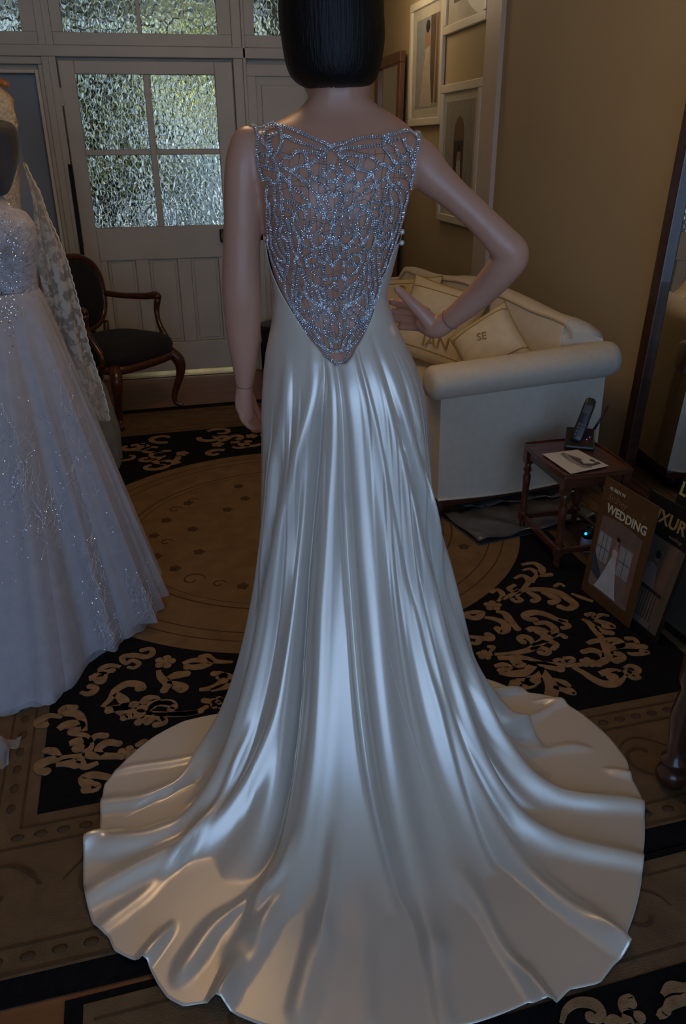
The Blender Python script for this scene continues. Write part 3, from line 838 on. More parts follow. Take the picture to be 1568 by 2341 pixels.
# ---- crystal beadwork of the open back, string by string: (origin x, y, scale) of each tracing and its polylines
LACE = [
 ((575, 260, .12755), [
  [(45,220),(70,150),(190,95),(330,150),(480,230)], [(45,220),(75,320),(115,400),(120,560),(125,750),(150,880),(190,1050),(230,1200)],
  [(480,230),(700,290),(900,370),(1100,460),(1300,540),(1420,610)], [(500,240),(545,380),(555,520),(510,640),(400,800)],
  [(460,240),(300,270),(235,400),(220,520),(280,570),(315,650),(310,800),(295,920)], [(480,370),(400,400),(330,400),(345,540),(365,650),(355,740),(320,760)],
  [(160,700),(220,760),(290,740)], [(170,910),(300,960),(450,1000)], [(400,800),(470,950),(500,1080),(490,1250)],
  [(545,440),(640,430),(780,500),(950,560),(1150,620),(1310,660)], [(1420,610),(1340,680),(1300,780),(1300,950),(1290,1080),(1340,1150),(1420,1210)],
  [(1280,760),(1150,720),(1000,705),(860,690),(780,720),(700,800),(610,780),(530,890),(620,970),(720,1020),(790,990),(880,940),(1000,940),(1100,880),(1230,770)],
  [(970,730),(990,830),(1010,930),(1060,1060),(1150,1170)], [(1460,920),(1380,1030),(1300,1120),(1160,1190),(1010,1230)],
  [(720,1020),(695,1130),(690,1250)], [(740,1030),(830,1120),(960,1230)], [(520,1070),(620,1170),(680,1230)], [(240,1170),(330,1160),(400,1240)]]),
 ((590, 400, .1148), [
  [(130,80),(230,75),(290,150),(215,260),(200,330)], [(420,0),(420,100),(340,170),(355,300),(350,450),(380,540),(480,610)], [(450,110),(470,300),(490,440),(490,590),(480,700)],
  [(470,0),(590,120),(700,230),(880,380),(1000,550),(1050,620)], [(650,0),(640,170),(670,320),(720,520)],
  [(780,0),(960,160),(1100,310),(1190,420),(1200,540),(1280,680),(1350,800),(1440,950),(1440,1130),(1440,1394)], [(500,470),(570,530),(700,550),(830,640)],
  [(1320,760),(1180,690),(1040,620),(900,630),(760,730),(710,860),(710,1010),(760,1130),(830,1290)], [(910,670),(960,770),(960,950),(945,1130)], [(1150,740),(1110,900),(1040,1040),(1000,1130)],
  [(760,790),(810,900),(840,1060),(920,1170),(1020,1210),(1130,1170),(1220,1080),(1290,900),(1300,800)], [(1200,420),(1320,480),(1390,620),(1490,780),(1490,960)],
  [(1430,110),(1390,230),(1380,350),(1320,470)], [(1190,130),(1350,250),(1500,410),(1568,330)], [(520,670),(600,680),(700,720)], [(380,590),(350,700),(370,830),(420,900),(400,1010),(360,1130)],
  [(250,550),(260,660),(270,800),(240,960),(280,1010),(280,1200),(285,1394)], [(520,700),(510,870),(490,1020),(450,1110)], [(580,870),(630,960),(650,1100),(640,1250),(690,1394)], [(530,950),(560,1060),(600,1170)],
  [(330,1230),(420,1190),(540,1230),(610,1290)], [(200,350),(190,480),(220,560),(210,700),(215,1000),(225,1250),(220,1394)], [(1050,1240),(1120,1394)], [(1230,1140),(1350,1220),(1420,1230)],
  [(1420,1240),(1330,1330),(1280,1394)], [(830,1290),(900,1250)]]),
 ((755, 260, .1403), [
  [(0,560),(80,530),(250,490),(450,430),(650,400),(880,385)], [(880,385),(1000,350),(1130,320),(1260,295),(1370,350),(1430,430),(1420,560),(1390,700),(1360,880),(1330,1020),(1290,1130),(1290,1212)],
  [(150,620),(220,580),(400,565),(600,550),(850,515)], [(40,580),(130,660),(170,720),(170,850),(175,990),(130,1060),(50,1100),(0,1100)],
  [(180,720),(280,680),(400,690),(500,705),(640,710),(720,760),(830,830),(920,860),(970,900)], [(220,730),(340,830),(450,910),(550,930),(650,970)],
  [(500,710),(480,800),(450,900),(350,1000),(270,1090),(180,1200)], [(830,840),(740,920),(650,990),(570,1080),(460,1160),(390,1212)], [(170,1010),(290,1070),(440,1140)], [(40,840),(80,930),(150,1020)], [(80,1110),(150,1200)],
  [(880,390),(860,500),(880,600),(960,690),(1010,780),(1060,810)], [(900,410),(1000,440),(1180,430),(1190,500),(1240,570),(1300,580),(1290,680),(1340,800),(1330,880)],
  [(900,460),(1000,510),(1060,590),(1070,660),(1150,700),(1200,710),(1250,620)], [(1170,740),(1090,810),(970,900),(920,1000),(930,1100),(1000,1180)], [(1160,760),(1260,820),(1330,880)], [(1160,780),(1150,940)],
  [(980,920),(1060,950),(1160,960),(1240,1060),(1290,1100)], [(660,1000),(720,1070),(745,1160),(750,1212)], [(920,1030),(830,1090),(730,1170),(620,1212)]]),
 ((755, 400, .1148), [
  [(820,20),(890,130),(930,250),(900,380),(840,490),(700,620),(600,730),(530,830),(520,960),(530,1080)], [(890,190),(760,260),(620,390),(520,470),(460,600),(400,720),(370,850),(400,980),(470,1100),(560,1180),(620,1280)],
  [(1120,0),(1130,110),(1250,240),(1340,350),(1370,500),(1390,620),(1360,780),(1340,930)], [(1130,190),(1080,320),(1050,480)], [(1180,240),(1180,400),(1190,560),(1210,720),(1190,880)], [(1210,190),(1320,160),(1410,240),(1510,380)],
  [(780,0),(700,120),(560,210),(440,290),(330,420),(310,520),(240,640),(230,780),(240,900),(280,1050),(350,1150),(470,1190),(600,1110),(700,980),(740,840),(720,690)],
  [(300,400),(190,520),(130,640),(80,800),(50,950),(60,1000)], [(660,640),(560,610),(440,650),(330,710),(200,820),(90,980),(90,1150),(110,1290),(130,1394)], [(0,330),(70,410),(180,290),(340,130),(470,0)], [(90,130),(170,270),(220,420)],
  [(820,540),(960,530),(1160,540),(1240,560),(1380,620)], [(720,680),(800,760),(840,900),(820,1000),(760,1140),(670,1290),(560,1380)], [(800,670),(960,660),(1060,590),(1110,560)], [(1010,680),(1090,780),(1160,830),(1190,890)],
  [(980,700),(990,820),(970,960),(940,1100),(960,1240),(960,1394)], [(940,850),(880,960),(870,1130),(890,1250),(850,1394)], [(1080,860),(1080,970),(1170,1020),(1200,1130),(1180,1230),(1100,1394)], [(1000,1020),(1040,1120),(980,1210)], [(1130,1150),(1000,1210)],
  [(1230,940),(1370,950)], [(1300,1000),(1250,1150),(1180,1260),(1000,1380)], [(1510,380),(1490,520),(1430,680),(1410,850),(1350,1050),(1300,1250),(1250,1394)], [(160,1260),(290,1150)], [(170,1290),(250,1380)], [(500,1210),(430,1310),(340,1394)]]),
 ((600, 540, .10842), [
  [(150,0),(150,180),(190,330),(230,500),(300,650),(370,830),(440,930)], [(210,0),(220,180),(260,300),(340,450),(430,510),(510,520)], [(290,100),(340,250),(410,380),(500,470)], [(370,50),(440,240),(530,380)],
  [(430,0),(520,60),(560,280),(570,480),(540,680),(490,860),(490,1040),(530,1200),(600,1420)], [(580,0),(620,180),(700,340),(740,420),(690,500),(690,650),(660,820),(670,980),(640,1150),(650,1300),(670,1470)],
  [(770,0),(790,100),(790,200),(770,320),(740,420),(780,520),(820,650),(900,780),(1000,920),(1060,1000),(1160,1050),(1250,1150),(1290,1270),(1300,1470)], [(790,660),(760,800),(760,950),(740,1080),(710,1200),(740,1330),(740,1470)],
  [(860,780),(920,950),(930,1000),(890,1080),(920,1200),(1000,1310),(1100,1390),(1220,1450)], [(960,1010),(1010,1130),(1070,1250),(1060,1320)], [(1060,1020),(1140,1130),(1190,1250),(1240,1400)],
  [(800,110),(900,200),(1030,250),(1150,240),(1240,200),(1300,120),(1400,10)], [(990,20),(1060,120),(1090,220)], [(1050,260),(1040,380),(940,460),(940,560),(990,640),(1080,750),(1180,830),(1300,880)],
  [(1060,390),(1150,420),(1220,500),(1290,560),(1300,700),(1310,820),(1300,950),(1250,1080),(1240,1110)], [(1220,230),(1220,400)], [(1290,210),(1330,380),(1410,500),(1490,620),(1568,500)], [(1460,0),(1450,170),(1400,330),(1340,470),(1280,560)],
  [(1190,520),(1080,600),(990,600)], [(1080,620),(1180,660),(1260,680)], [(820,320),(900,430),(930,500)], [(1310,900),(1430,880),(1568,870)], [(1540,970),(1420,1070),(1310,1180)], [(860,1170),(800,1300),(810,1440)], [(300,480),(400,640),(480,690)], [(350,570),(410,720),(470,820)]]),
 ((755, 540, .10842), [
  [(110,0),(130,150),(160,300),(200,420),(300,540)], [(180,80),(270,190),(350,220),(480,210),(640,160),(720,90),(780,0)], [(520,0),(440,110),(360,190)],
  [(650,30),(700,200),(770,320),(790,400),(760,500),(710,620),(640,780),(560,920),(540,960),(430,1020),(360,1090),(320,1200),(310,1320),(310,1476)], [(940,80),(890,200),(810,320)], [(290,220),(280,320),(200,400),(110,520),(60,620),(0,530)],
  [(360,240),(380,370),(460,500),(530,620)], [(400,420),(520,350),(610,390),(650,480),(600,600),(550,700),(470,770),(350,860),(280,870),(130,870),(0,880)], [(690,260),(630,370)], [(410,420),(310,540),(280,640),(280,780),(300,900),(350,1020)], [(310,600),(430,600),(580,610)],
  [(800,560),(800,700),(790,850),(800,1000),(840,1130),(820,1300),(820,1476)], [(840,340),(870,450),(880,620),(880,800),(930,960),(900,1100),(890,1250),(870,1370),(900,1476)], [(980,80),(980,250),(990,420),(990,600),(1000,800),(1010,1000),(1000,1150),(960,1300),(900,1440)],
  [(720,640),(710,800),(660,950),(690,1080),(680,1170),(600,1290),(500,1350),(400,1440),(370,1476)], [(540,980),(470,1120),(430,1250),(420,1400)], [(620,1000),(560,1150),(530,1290)], [(100,970),(200,1100),(290,1200)], [(0,1080),(90,970)],
  [(1150,60),(1040,180)], [(1230,90),(1170,200),(1040,350)], [(1280,100),(1250,250),(1150,500),(1120,640),(1050,760)], [(1390,0),(1310,250),(1240,450),(1180,650),(1090,830),(1040,930)], [(1030,410),(1110,420)], [(720,1170),(740,1300),(750,1476)]]),
 ((650, 660, .15306), [
  [(20,0),(90,180),(160,320),(220,460),(330,620),(450,770),(560,870),(640,920),(780,950),(900,910),(990,870),(1090,760),(1190,600),(1250,450),(1290,320),(1350,180),(1400,0)], [(590,920),(640,1000),(720,1090),(800,1120),(870,1100),(930,1020),(980,920)],
  [(130,0),(140,200),(200,360),(300,500),(440,640),(520,740),(590,870)], [(190,40),(200,280),(260,430),(330,500),(490,600),(600,680),(680,800),(700,890)], [(280,40),(240,180),(270,330),(380,320),(460,250)],
  [(320,30),(360,140),(470,220),(560,260),(650,340),(750,430),(680,550),(680,700),(740,790),(800,790),(840,690),(860,600),(820,530),(760,440)], [(480,20),(540,160),(540,280),(470,360),(360,420)], [(580,60),(600,180),(600,280),(550,370),(490,450),(400,500)], [(640,360),(610,500),(600,660)],
  [(610,90),(720,170),(790,240),(880,340),(900,430),(930,560),(950,670)], [(880,90),(770,190),(690,260),(640,330)], [(910,80),(910,250),(890,320),(760,410)], [(1000,20),(980,180),(900,310)], [(1100,30),(1060,150),(960,260)], [(1170,20),(1130,120),(1030,190)],
  [(1040,190),(1130,290),(1210,370)], [(960,270),(1060,370),(1150,440),(1210,430)], [(940,340),(1000,440),(1090,490),(1200,450)], [(1270,50),(1260,250),(1240,380),(1160,540),(1040,680),(980,780),(970,870)], [(1200,50),(1220,250),(1210,380)], [(1310,100),(1300,280),(1220,430),(1090,550),(1000,640),(920,770),(870,880)]]),
]


def on_back(x, y, off):
    d = Vector(ray(x, y)).normalized()
    best = None
    for bv in (body_bvh, gown_bvh):
        h = bv.ray_cast(Vector(CAM), d)
        if h[0] is not None and (best is None or h[3] < best[3]): best = h
    p = np.array(best[0]) if best else None
    if p is None or (p - BODY) @ HD > 0.16:
        p = onplane(x, y, BODY, HD)
        h = body_bvh.find_nearest(Vector(p)); p = np.array(h[0]); n = np.array(h[1])
    else:
        n = np.array(best[1])
    if n @ np.array(d) > 0: n = -n
    return p + n * off, n


# bead: a small faceted crystal
BV = np.array([(1, 0, 0), (-1, 0, 0), (0, 1, 0), (0, -1, 0), (0, 0, 1), (0, 0, -1), (.62, .62, .62), (-.62, .62, .62), (.62, -.62, .62), (-.62, -.62, .62)], float)
BF = [(0, 2, 6), (2, 4, 6), (4, 0, 6), (2, 1, 7), (1, 4, 7), (4, 2, 7), (3, 0, 8), (0, 4, 8), (4, 3, 8), (1, 3, 9), (3, 4, 9), (4, 1, 9), (0, 5, 2), (2, 5, 1), (1, 5, 3), (3, 5, 0)]
# the sheer thread net that carries the crystals
net = MB()
for k in range(16):
    y0 = 350 + k * 30
    xl = np.interp(y0, [330, 520, 640, 800, 830], [606, 622, 648, 735, 765]); xr = np.interp(y0, [330, 520, 640, 800, 830], [940, 905, 872, 806, 775])
    q = [on_back(x, y0 + random.uniform(-9, 9) + 8 * math.sin(x * .03 + k), .0030)[0] for x in np.linspace(xl, xr, 12)]
    net.tube(q, .00032, 4)
for k in range(15):
    f = (k + .5) / 15
    q = [on_back(np.interp(y, [330, 520, 640, 800], [606, 622, 648, 735]) * (1 - f) + np.interp(y, [330, 520, 640, 800], [940, 905, 872, 806]) * f + random.uniform(-5, 5), y, .0030)[0] for y in np.linspace(345, 805, 14)]
    net.tube(q, .00032, 4)
lace = net.build('beaded_back', M['thread']); child_of_gown(lace); tag(lace, 'crystal beadwork on sheer thread net filling the low open back')
for (ox, oy, sc_), lines in LACE:
    for pl in lines:
        P2 = [(ox + x * sc_, oy + y * sc_) for x, y in pl]
        L = sum(math.dist(P2[i], P2[i + 1]) for i in range(len(P2) - 1))
        n = max(3, int(L / 4.1))
        C2 = smooth_path(P2, max(n, 3))
        b = MB(); pp = [on_back(c[0], c[1], .0042) for c in C2]
        for i in range(len(pp)):
            t = pp[min(i + 1, len(pp) - 1)][0] - pp[max(0, i - 1)][0]; t = t / (np.linalg.norm(t) + 1e-9)
            p, nrm = pp[i]; sd = np.cross(t, nrm); sd /= (np.linalg.norm(sd) + 1e-9); nn = np.cross(sd, t)
            for q in (-1, 1):
                a1, a2 = random.uniform(-.9, .9), random.uniform(-.9, .9)
                e1 = t * math.cos(a1) + nn * math.sin(a1); e3 = nn * math.cos(a1) - t * math.sin(a1)
                e2 = sd * math.cos(a2) + e3 * math.sin(a2); e3 = e3 * math.cos(a2) - sd * math.sin(a2)
                c = p + sd * q * .00185
                b.add([c + .0018 * v[0] * e1 + .0021 * v[1] * e2 + .0021 * v[2] * e3 for v in BV], BF)
        ch_ = MB().tube([q[0] - q[1] * .0012 for q in pp], .0024, 6, flat=.4); n_ch = len(b.f)
        b.add(ch_.v, ch_.f, True)
        bo_ = b.build('bead_string', M['crystal']); bo_.data.materials.append(M['chain'])
        bo_.data.polygons.foreach_set('material_index', [0] * n_ch + [1] * (len(bo_.data.polygons) - n_ch))
        child_of_gown(bo_, lace)
# covered buttons and loop at the right side opening, strap ends on the shoulders
for x, y in ((917, 528), (919, 541), (916, 553)):
    p, n = on_back(x - 4, y, .006)
    child_of_gown(MB().ball(p, .006, 10, 7).build('covered_button', M['satin']))
for px in ([(586, 284), (577, 286), (573, 292)], [(952, 304), (961, 306), (966, 316)]):
    q = [on_back(x, y, .003)[0] + HD * k * .012 for k, (x, y) in enumerate(px)]
    child_of_gown(MB().tube(q, [.008, .009, .007], 8, flat=.35).build('strap', mat('nude_strap', (0.5, 0.36, 0.22), 0.6)))

# ================================================================== rugs
RC = np.array([0.47, 3.0]); RA = math.radians(2.5)


def rugW(u, v, z=0.0):
    return (RC[0] + u * math.cos(RA) - v * math.sin(RA), RC[1] + u * math.sin(RA) + v * math.cos(RA), z)


rug = empty('area_rug', (RC[0], RC[1], 0), 0, 'large black and beige scroll rug with round medallion under the gown', 'rug')
rinv = Matrix.Translation((-RC[0], -RC[1], 0))


def rchild(o, parent=None, inv_=rinv):
    o.parent = parent or rug
    o.matrix_parent_inverse = inv_ if parent is None else Matrix.Identity(4)
    return o


def rpoly(pts, z0, z1, fn=rugW):
    return MB().prism(pts, lambda u, v, d: fn(u, v, d), z0, z1)


def rect(x0, x1, y0, y1):
    return [(x0, y0), (x1, y0), (x1, y1), (x0, y1)]


FX, FY = 0.98, 1.40                       # half field
BX, BY = 1.45, 1.83                       # half size inside the black edge
rchild(rpoly(rect(-BX - .07, BX + .07, -BY - .058, BY + .075), 0.0, .006).build('black_edge', M['rugblack']))
rchild(rpoly(rect(-BX, BX, -BY, BY), .006, .0075).build('border', M['rugborder']))
rchild(rpoly(rect(-FX, FX, -FY, FY), .0075, .009).build('field', M['rugblack']))
RR, MOFF = 0.985, 0.07
rchild(rpoly([(RR * math.cos(t) * 1.0 - MOFF, RR * .93 * math.sin(t)) for t in np.linspace(0, 2 * math.pi, 121)[:-1]], .009, .0108).build('medallion', M['rugbeige']))


def ribbon(pts, w, z0, z1, taper=(.35, 1.0, .75)):
    """flat tapered stroke lying on the floor plane, with a round end"""
    P = np.array(smooth_path(pts, max(8, 5 * len(pts))))[:, :2]
    T = np.gradient(P, axis=0); T /= (np.linalg.norm(T, axis=1, keepdims=True) + 1e-9); Nn = np.stack([-T[:, 1], T[:, 0]], 1)
    m = len(P); ww = np.interp(np.linspace(0, 1, m), [0, .55, 1], taper) * w / 2
    dT = np.gradient(T, axis=0); dl = np.linalg.norm(np.gradient(P, axis=0), axis=1); Rc = dl / (np.linalg.norm(dT, axis=1) + 1e-6)
    Rc = np.minimum(np.minimum(Rc, np.roll(Rc, 1)), np.roll(Rc, -1)); ww = np.minimum(ww, np.maximum(Rc * .95, w * .22))
    ww = np.convolve(np.pad(ww, 2, mode='edge'), np.ones(5) / 5, 'valid')
    b = MB()
    L = P + Nn * ww[:, None]; R = P - Nn * ww[:, None]
    vs = [(x, y, z1) for x, y in L] + [(x, y, z1) for x, y in R] + [(x, y, z0) for x, y in L] + [(x, y, z0) for x, y in R]
    fs = []
    for i in range(m - 1):
        fs += [(i, i + 1, m + i + 1, m + i), (i, 2 * m + i, 2 * m + i + 1, i + 1), (m + i, m + i + 1, 3 * m + i + 1, 3 * m + i)]
    b.add(vs, fs, False)
    for e in ((P[-1], ww[-1]),):
        c = [(e[0][0] + e[1] * 1.15 * math.cos(t), e[0][1] + e[1] * 1.15 * math.sin(t)) for t in np.linspace(0, 6.283, 13)[:-1]]
        b.prism(c, lambda u, v, d: (u, v, d), z0, z1 + .0003)
    return b


STROKES = [
 ((980, 1000, .375), [
  ([(565,775),(640,765),(690,800),(680,840),(740,835)], .022), ([(570,810),(620,800),(660,830),(640,860)], .016), ([(520,860),(570,840),(610,870),(580,920)], .018),
  ([(450,985),(500,960),(580,930),(680,925),(780,940),(860,990),(890,1020),(850,1045),(800,1030)], .024), ([(545,925),(520,940),(490,920),(520,900)], .016), ([(420,1000),(450,960),(420,925),(385,940)], .018),
  ([(560,940),(540,970),(570,990),(530,1000),(510,985)], .016), ([(600,940),(640,960),(670,985),(640,995)], .024), ([(690,940),(740,960),(790,990),(750,1005)], .028), ([(830,910),(800,890),(770,905)], .014), ([(870,950),(920,970),(990,995)], .014),
  ([(205,1075),(260,1065),(330,1065),(290,1100),(230,1090)], .022), ([(410,1060),(460,1070),(500,1120),(540,1165)], .022), ([(340,1095),(400,1105),(460,1130),(470,1170),(440,1190),(420,1165)], .024),
  ([(850,1120),(790,1110),(720,1080),(650,1065),(590,1080),(600,1105),(645,1110)], .024), ([(400,1320),(460,1320),(540,1310),(620,1290),(680,1250),(740,1210),(770,1170),(720,1130),(660,1130)], .022),
  ([(600,1175),(640,1165),(700,1190),(720,1220)], .034), ([(640,1270),(620,1230),(580,1210),(548,1228),(575,1245)], .022), ([(790,1110),(830,1130),(860,1150),(820,1160)], .018), ([(740,1215),(800,1200),(830,1215)], .018),
  ([(650,1260),(720,1240),(780,1260),(760,1285)], .018), ([(620,1290),(680,1280),(735,1300),(710,1320),(680,1310)], .02), ([(1100,1085),(1050,1080),(1010,1100),(1000,1070),(965,1080)], .018), ([(935,1105),(980,1130),(1020,1180),(1060,1230)], .02),
  ([(1010,1110),(1070,1130),(1130,1155),(1080,1150)], .026), ([(1020,1150),(1060,1180),(1110,1190)], .022), ([(965,1255),(1010,1240),(1060,1240),(1090,1290),(1080,1350),(1030,1380)], .026), ([(1070,1235),(1150,1230),(1160,1260),(1110,1280)], .03),
  ([(1060,1340),(1040,1310),(990,1295),(945,1305)], .02), ([(1100,1290),(1180,1270),(1260,1270),(1310,1275)], .024), ([(1280,1260),(1250,1225),(1210,1225)], .018), ([(1210,1310),(1250,1320),(1340,1310),(1300,1300)], .016), ([(1110,1310),(1160,1320),(1190,1340),(1140,1360)], .026),
  ([(370,1310),(400,1275),(370,1275)], .014), ([(240,1210),(300,1220),(370,1225),(390,1210),(360,1200)], .022), ([(245,1250),(290,1255),(310,1235)], .018), ([(430,1430),(500,1440),(600,1430),(630,1400),(600,1370),(540,1390),(530,1360)], .034),
  ([(420,1345),(480,1340),(560,1345),(640,1370),(720,1390),(800,1410)], .028), ([(400,1395),(450,1385),(500,1400),(440,1420)], .022), ([(610,1370),(700,1375),(800,1385),(900,1385),(980,1375)], .016), ([(830,1375),(800,1350),(770,1360)], .014),
  ([(850,1370),(880,1360),(870,1340),(830,1345)], .014), ([(880,1400),(940,1430),(1000,1470),(1070,1500),(1140,1495),(1180,1450),(1210,1430)], .024), ([(1040,1440),(1100,1430),(1170,1430),(1120,1460)], .034), ([(1190,1405),(1230,1390),(1275,1410),(1260,1440),(1230,1430)], .018),
  ([(1200,1435),(1250,1470),(1275,1460)], .018), ([(680,1400),(720,1460),(750,1520),(740,1580),(700,1600)], .03), ([(690,1400),(640,1470),(600,1510),(530,1500)], .034), ([(530,1480),(590,1490),(650,1480)], .03), ([(760,1470),(820,1490),(850,1510)], .016),
  ([(760,1520),(830,1540),(890,1560),(860,1540)], .022), ([(480,1530),(530,1505),(580,1520)], .022), ([(330,1480),(360,1500),(400,1530)], .03)]),
 ((0, 1000, .3827), [
  ([(760,1370),(800,1375),(830,1350),(790,1330),(750,1350),(730,1310),(800,1300),(870,1310),(910,1290),(900,1260),(850,1270)], .018), ([(1090,1350),(1150,1330),(1220,1330),(1260,1350),(1180,1370),(1120,1370)], .024),
  ([(1390,1340),(1330,1340),(1270,1330),(1240,1300),(1200,1310)], .018), ([(945,1390),(960,1430),(1000,1470),(980,1510)], .022), ([(1000,1440),(1050,1420),(1110,1410)], .026), ([(1000,1460),(1060,1470),(1110,1490),(1080,1515),(1050,1490)], .02),
  ([(610,1610),(660,1560),(690,1510),(760,1470),(830,1475),(860,1500),(830,1500)], .022), ([(690,1530),(730,1560),(750,1600),(700,1620),(760,1640),(830,1650)], .034), ([(720,1610),(650,1630)], .022), ([(840,1590),(880,1560),(940,1560),(900,1600),(850,1620)], .03),
  ([(870,1640),(930,1590),(1000,1580),(1045,1600),(1020,1625)], .02), ([(830,1650),(900,1645),(1000,1650),(1100,1650),(1170,1640),(1230,1610)], .015), ([(860,1670),(800,1660),(740,1675)], .02), ([(980,1690),(930,1670),(880,1700)], .02),
  ([(480,1520),(530,1530),(580,1500),(540,1485)], .02), ([(530,1440),(570,1430),(620,1410),(600,1450)], .034), ([(720,1370),(660,1360),(600,1380),(620,1400),(670,1390)], .02), ([(1190,1505),(1240,1500),(1300,1480),(1340,1440),(1310,1405),(1280,1410)], .022),
  ([(1290,1440),(1340,1420),(1380,1430)], .02), ([(1260,1510),(1330,1490),(1390,1480)], .022), ([(1270,1580),(1220,1570)], .018)]),
 ((0, 1600, .5102), [
  ([(380,140),(370,90),(340,60),(280,55),(290,30),(330,35)], .024), ([(280,75),(220,70),(180,90),(165,115),(200,112)], .022), ([(260,130),(300,110),(370,110),(330,140)], .03), ([(320,150),(380,160),(400,200),(390,240),(450,250),(530,250)], .022),
  ([(400,190),(430,160),(470,160)], .02), ([(310,195),(350,185),(390,200),(350,215)], .03), ([(460,245),(440,220),(480,190),(530,195)], .02), ([(380,245),(290,260),(220,270),(180,290),(170,315),(205,320)], .024), ([(270,255),(240,230),(210,225)], .02),
  ([(250,290),(300,280),(340,290)], .024), ([(440,280),(380,300),(360,270)], .02), ([(600,240),(650,225),(690,230)], .016), ([(660,200),(650,180),(620,200)], .016), ([(530,370),(500,350),(420,335),(365,350),(400,380),(440,380),(430,400),(385,400)], .024),
  ([(470,40),(560,30),(600,20)], .026), ([(540,80),(580,70)], .02), ([(640,20),(660,60),(620,100)], .022), ([(720,60),(740,100),(700,110)], .02), ([(640,60),(740,65),(840,60),(900,50)], .016), ([(690,20),(740,15),(780,30)], .02)]),
]
zf = .009
for (ox, oy, sc_), items in STROKES:
    for pl, w in items:
        q = [onz(ox + x * sc_, oy + y * sc_, .011) for x, y in pl]
        rchild(ribbon(q, w * 1.25, zf, zf + .002, (.5, 1.15, .8)).build('scroll', M['rugscroll']))


def flower(c, r, m='rugscroll', name='flower', z=zf):
    b = MB()
    for k in range(5):
        t = 2 * math.pi * k / 5; cx, cy = c[0] + r * .62 * math.cos(t), c[1] + r * .62 * math.sin(t)
        b.prism([(cx + r * .42 * math.cos(a), cy + r * .42 * math.sin(a)) for a in np.linspace(0, 6.283, 11)[:-1]], lambda u, v, d: (u, v, d), z, z + .003)
    b.prism([(c[0] + r * .3 * math.cos(a), c[1] + r * .3 * math.sin(a)) for a in np.linspace(0, 6.283, 11)[:-1]], lambda u, v, d: (u, v, d), z, z + .004)
    return b.build(name, M[m])


for ox, oy, sc_, x, y, r in ((980, 1000, .375, 390, 1025, .032), (980, 1000, .375, 340, 1325, .026), (980, 1000, .375, 970, 1370, .026), (980, 1000, .375, 620, 870, .02), (0, 1000, .3827, 985, 1340, .034), (0, 1000, .3827, 1310, 1590, .026),
                             (0, 1600, .5102, 570, 238, .028), (0, 1600, .5102, 975, 10, .026)):
    rchild(flower(onz(ox + x * sc_, oy + y * sc_, .011), r))
# the far end of the field: the same scrolls, seen small
for k in range(46):
    u = random.uniform(-.9, .75); v = random.uniform(.62, 1.34)
    if math.hypot((u + MOFF) / RR, v / (RR * .93)) < 1.06: continue
    t = random.uniform(0, 6.28); r = random.uniform(.05, .10); sg = random.choice((-1, 1))
    pts = [rugW(u + r * math.cos(t + sg * q * 1.0) * (1 - q * .16), v + r * .8 * math.sin(t + sg * q) * (1 - q * .16)) for q in np.linspace(0, 4.4, 8)]
    rchild(ribbon(pts, random.uniform(.022, .04), zf, zf + .0035, (.9, 1, .6)).build('scroll', M['rugscroll']))
for k in range(9):
    u = -.85 + k * .2; v = 1.12 + .1 * math.sin(k * 2.1)
    rchild(flower(rugW(u, v), .035))


def ring_line(r, w, z, mm, ry=.93):
    b = MB(); n = 140
    a = [rugW((r + w / 2) * math.cos(t) - MOFF, (r + w / 2) * ry * math.sin(t), z) for t in np.linspace(0, 2 * math.pi, n + 1)[:-1]]
    c = [rugW((r - w / 2) * math.cos(t) - MOFF, (r - w / 2) * ry * math.sin(t), z) for t in np.linspace(0, 2 * math.pi, n + 1)[:-1]]
    b.add(a + c, [(i, (i + 1) % n, n + (i + 1) % n, n + i) for i in range(n)])
    return b.build('ring_line', mm)


for r, w in ((.915, .006), (.86, .006), (.70, .008), (.665, .004)):
    rchild(ring_line(r, w, .0113, M['rugline']))
for x, y in ((545, 1112), (560, 1140), (380, 1190), (440, 1210), (352, 1225), (357, 1272), (455, 1262), (400, 1300), (555, 1340), (430, 1150), (520, 1165), (1010, 1290), (1060, 1250)):
    rchild(flower(onz(x, y, .011), .022, 'rugline', 'small_flower', .0108))
for x, y, r in ((440, 1325, .05), (400, 1165, .035), (380, 1240, .03), (500, 1335, .03), (440, 1145, .03)):
    c = onz(x, y, .011)
    rchild(ribbon([(c[0] + r * (1 - q * .13) * math.cos(q), c[1] + r * (1 - q * .13) * math.sin(q)) for q in np.linspace(0, 6, 12)], .006, .0108, .0125, (.6, 1, .6)).build('tracery', M['rugline']))


# border: beaded line and scrolling tracery
def border_trace(x0, x1, vc, vert=False, n=9, amp=.09):
    for k in range(n):
        u = x0 + (x1 - x0) * (k + .5) / n
        sg = 1 if k % 2 else -1
        pts = []
        for q in np.linspace(0, 5.4, 14):
            r = amp * (1 - q * .14)
            a_, b_ = u + r * math.cos(q * sg), vc + r * math.sin(q * sg)
            pts.append(rugW(b_, a_) if vert else rugW(a_, b_))
        rchild(ribbon(pts, .011, .0075, .0092, (.4, 1, .9)).build('tracery', M['rugline']))
        pts = [rugW(vc + amp * .8 * math.sin(q), u - amp + q * .06) if vert else rugW(u - amp + q * .06, vc + amp * .8 * math.sin(q)) for q in np.linspace(0, 3.1, 8)]
        rchild(ribbon(pts, .009, .0075, .009, (.4, 1, .5)).build('tracery', M['rugline']))


border_trace(-1.4, 1.4, -1.615, n=12)
border_trace(-1.55, 1.55, -1.215, True, n=12)
border_trace(-1.55, 1.55, 1.215, True, n=12)


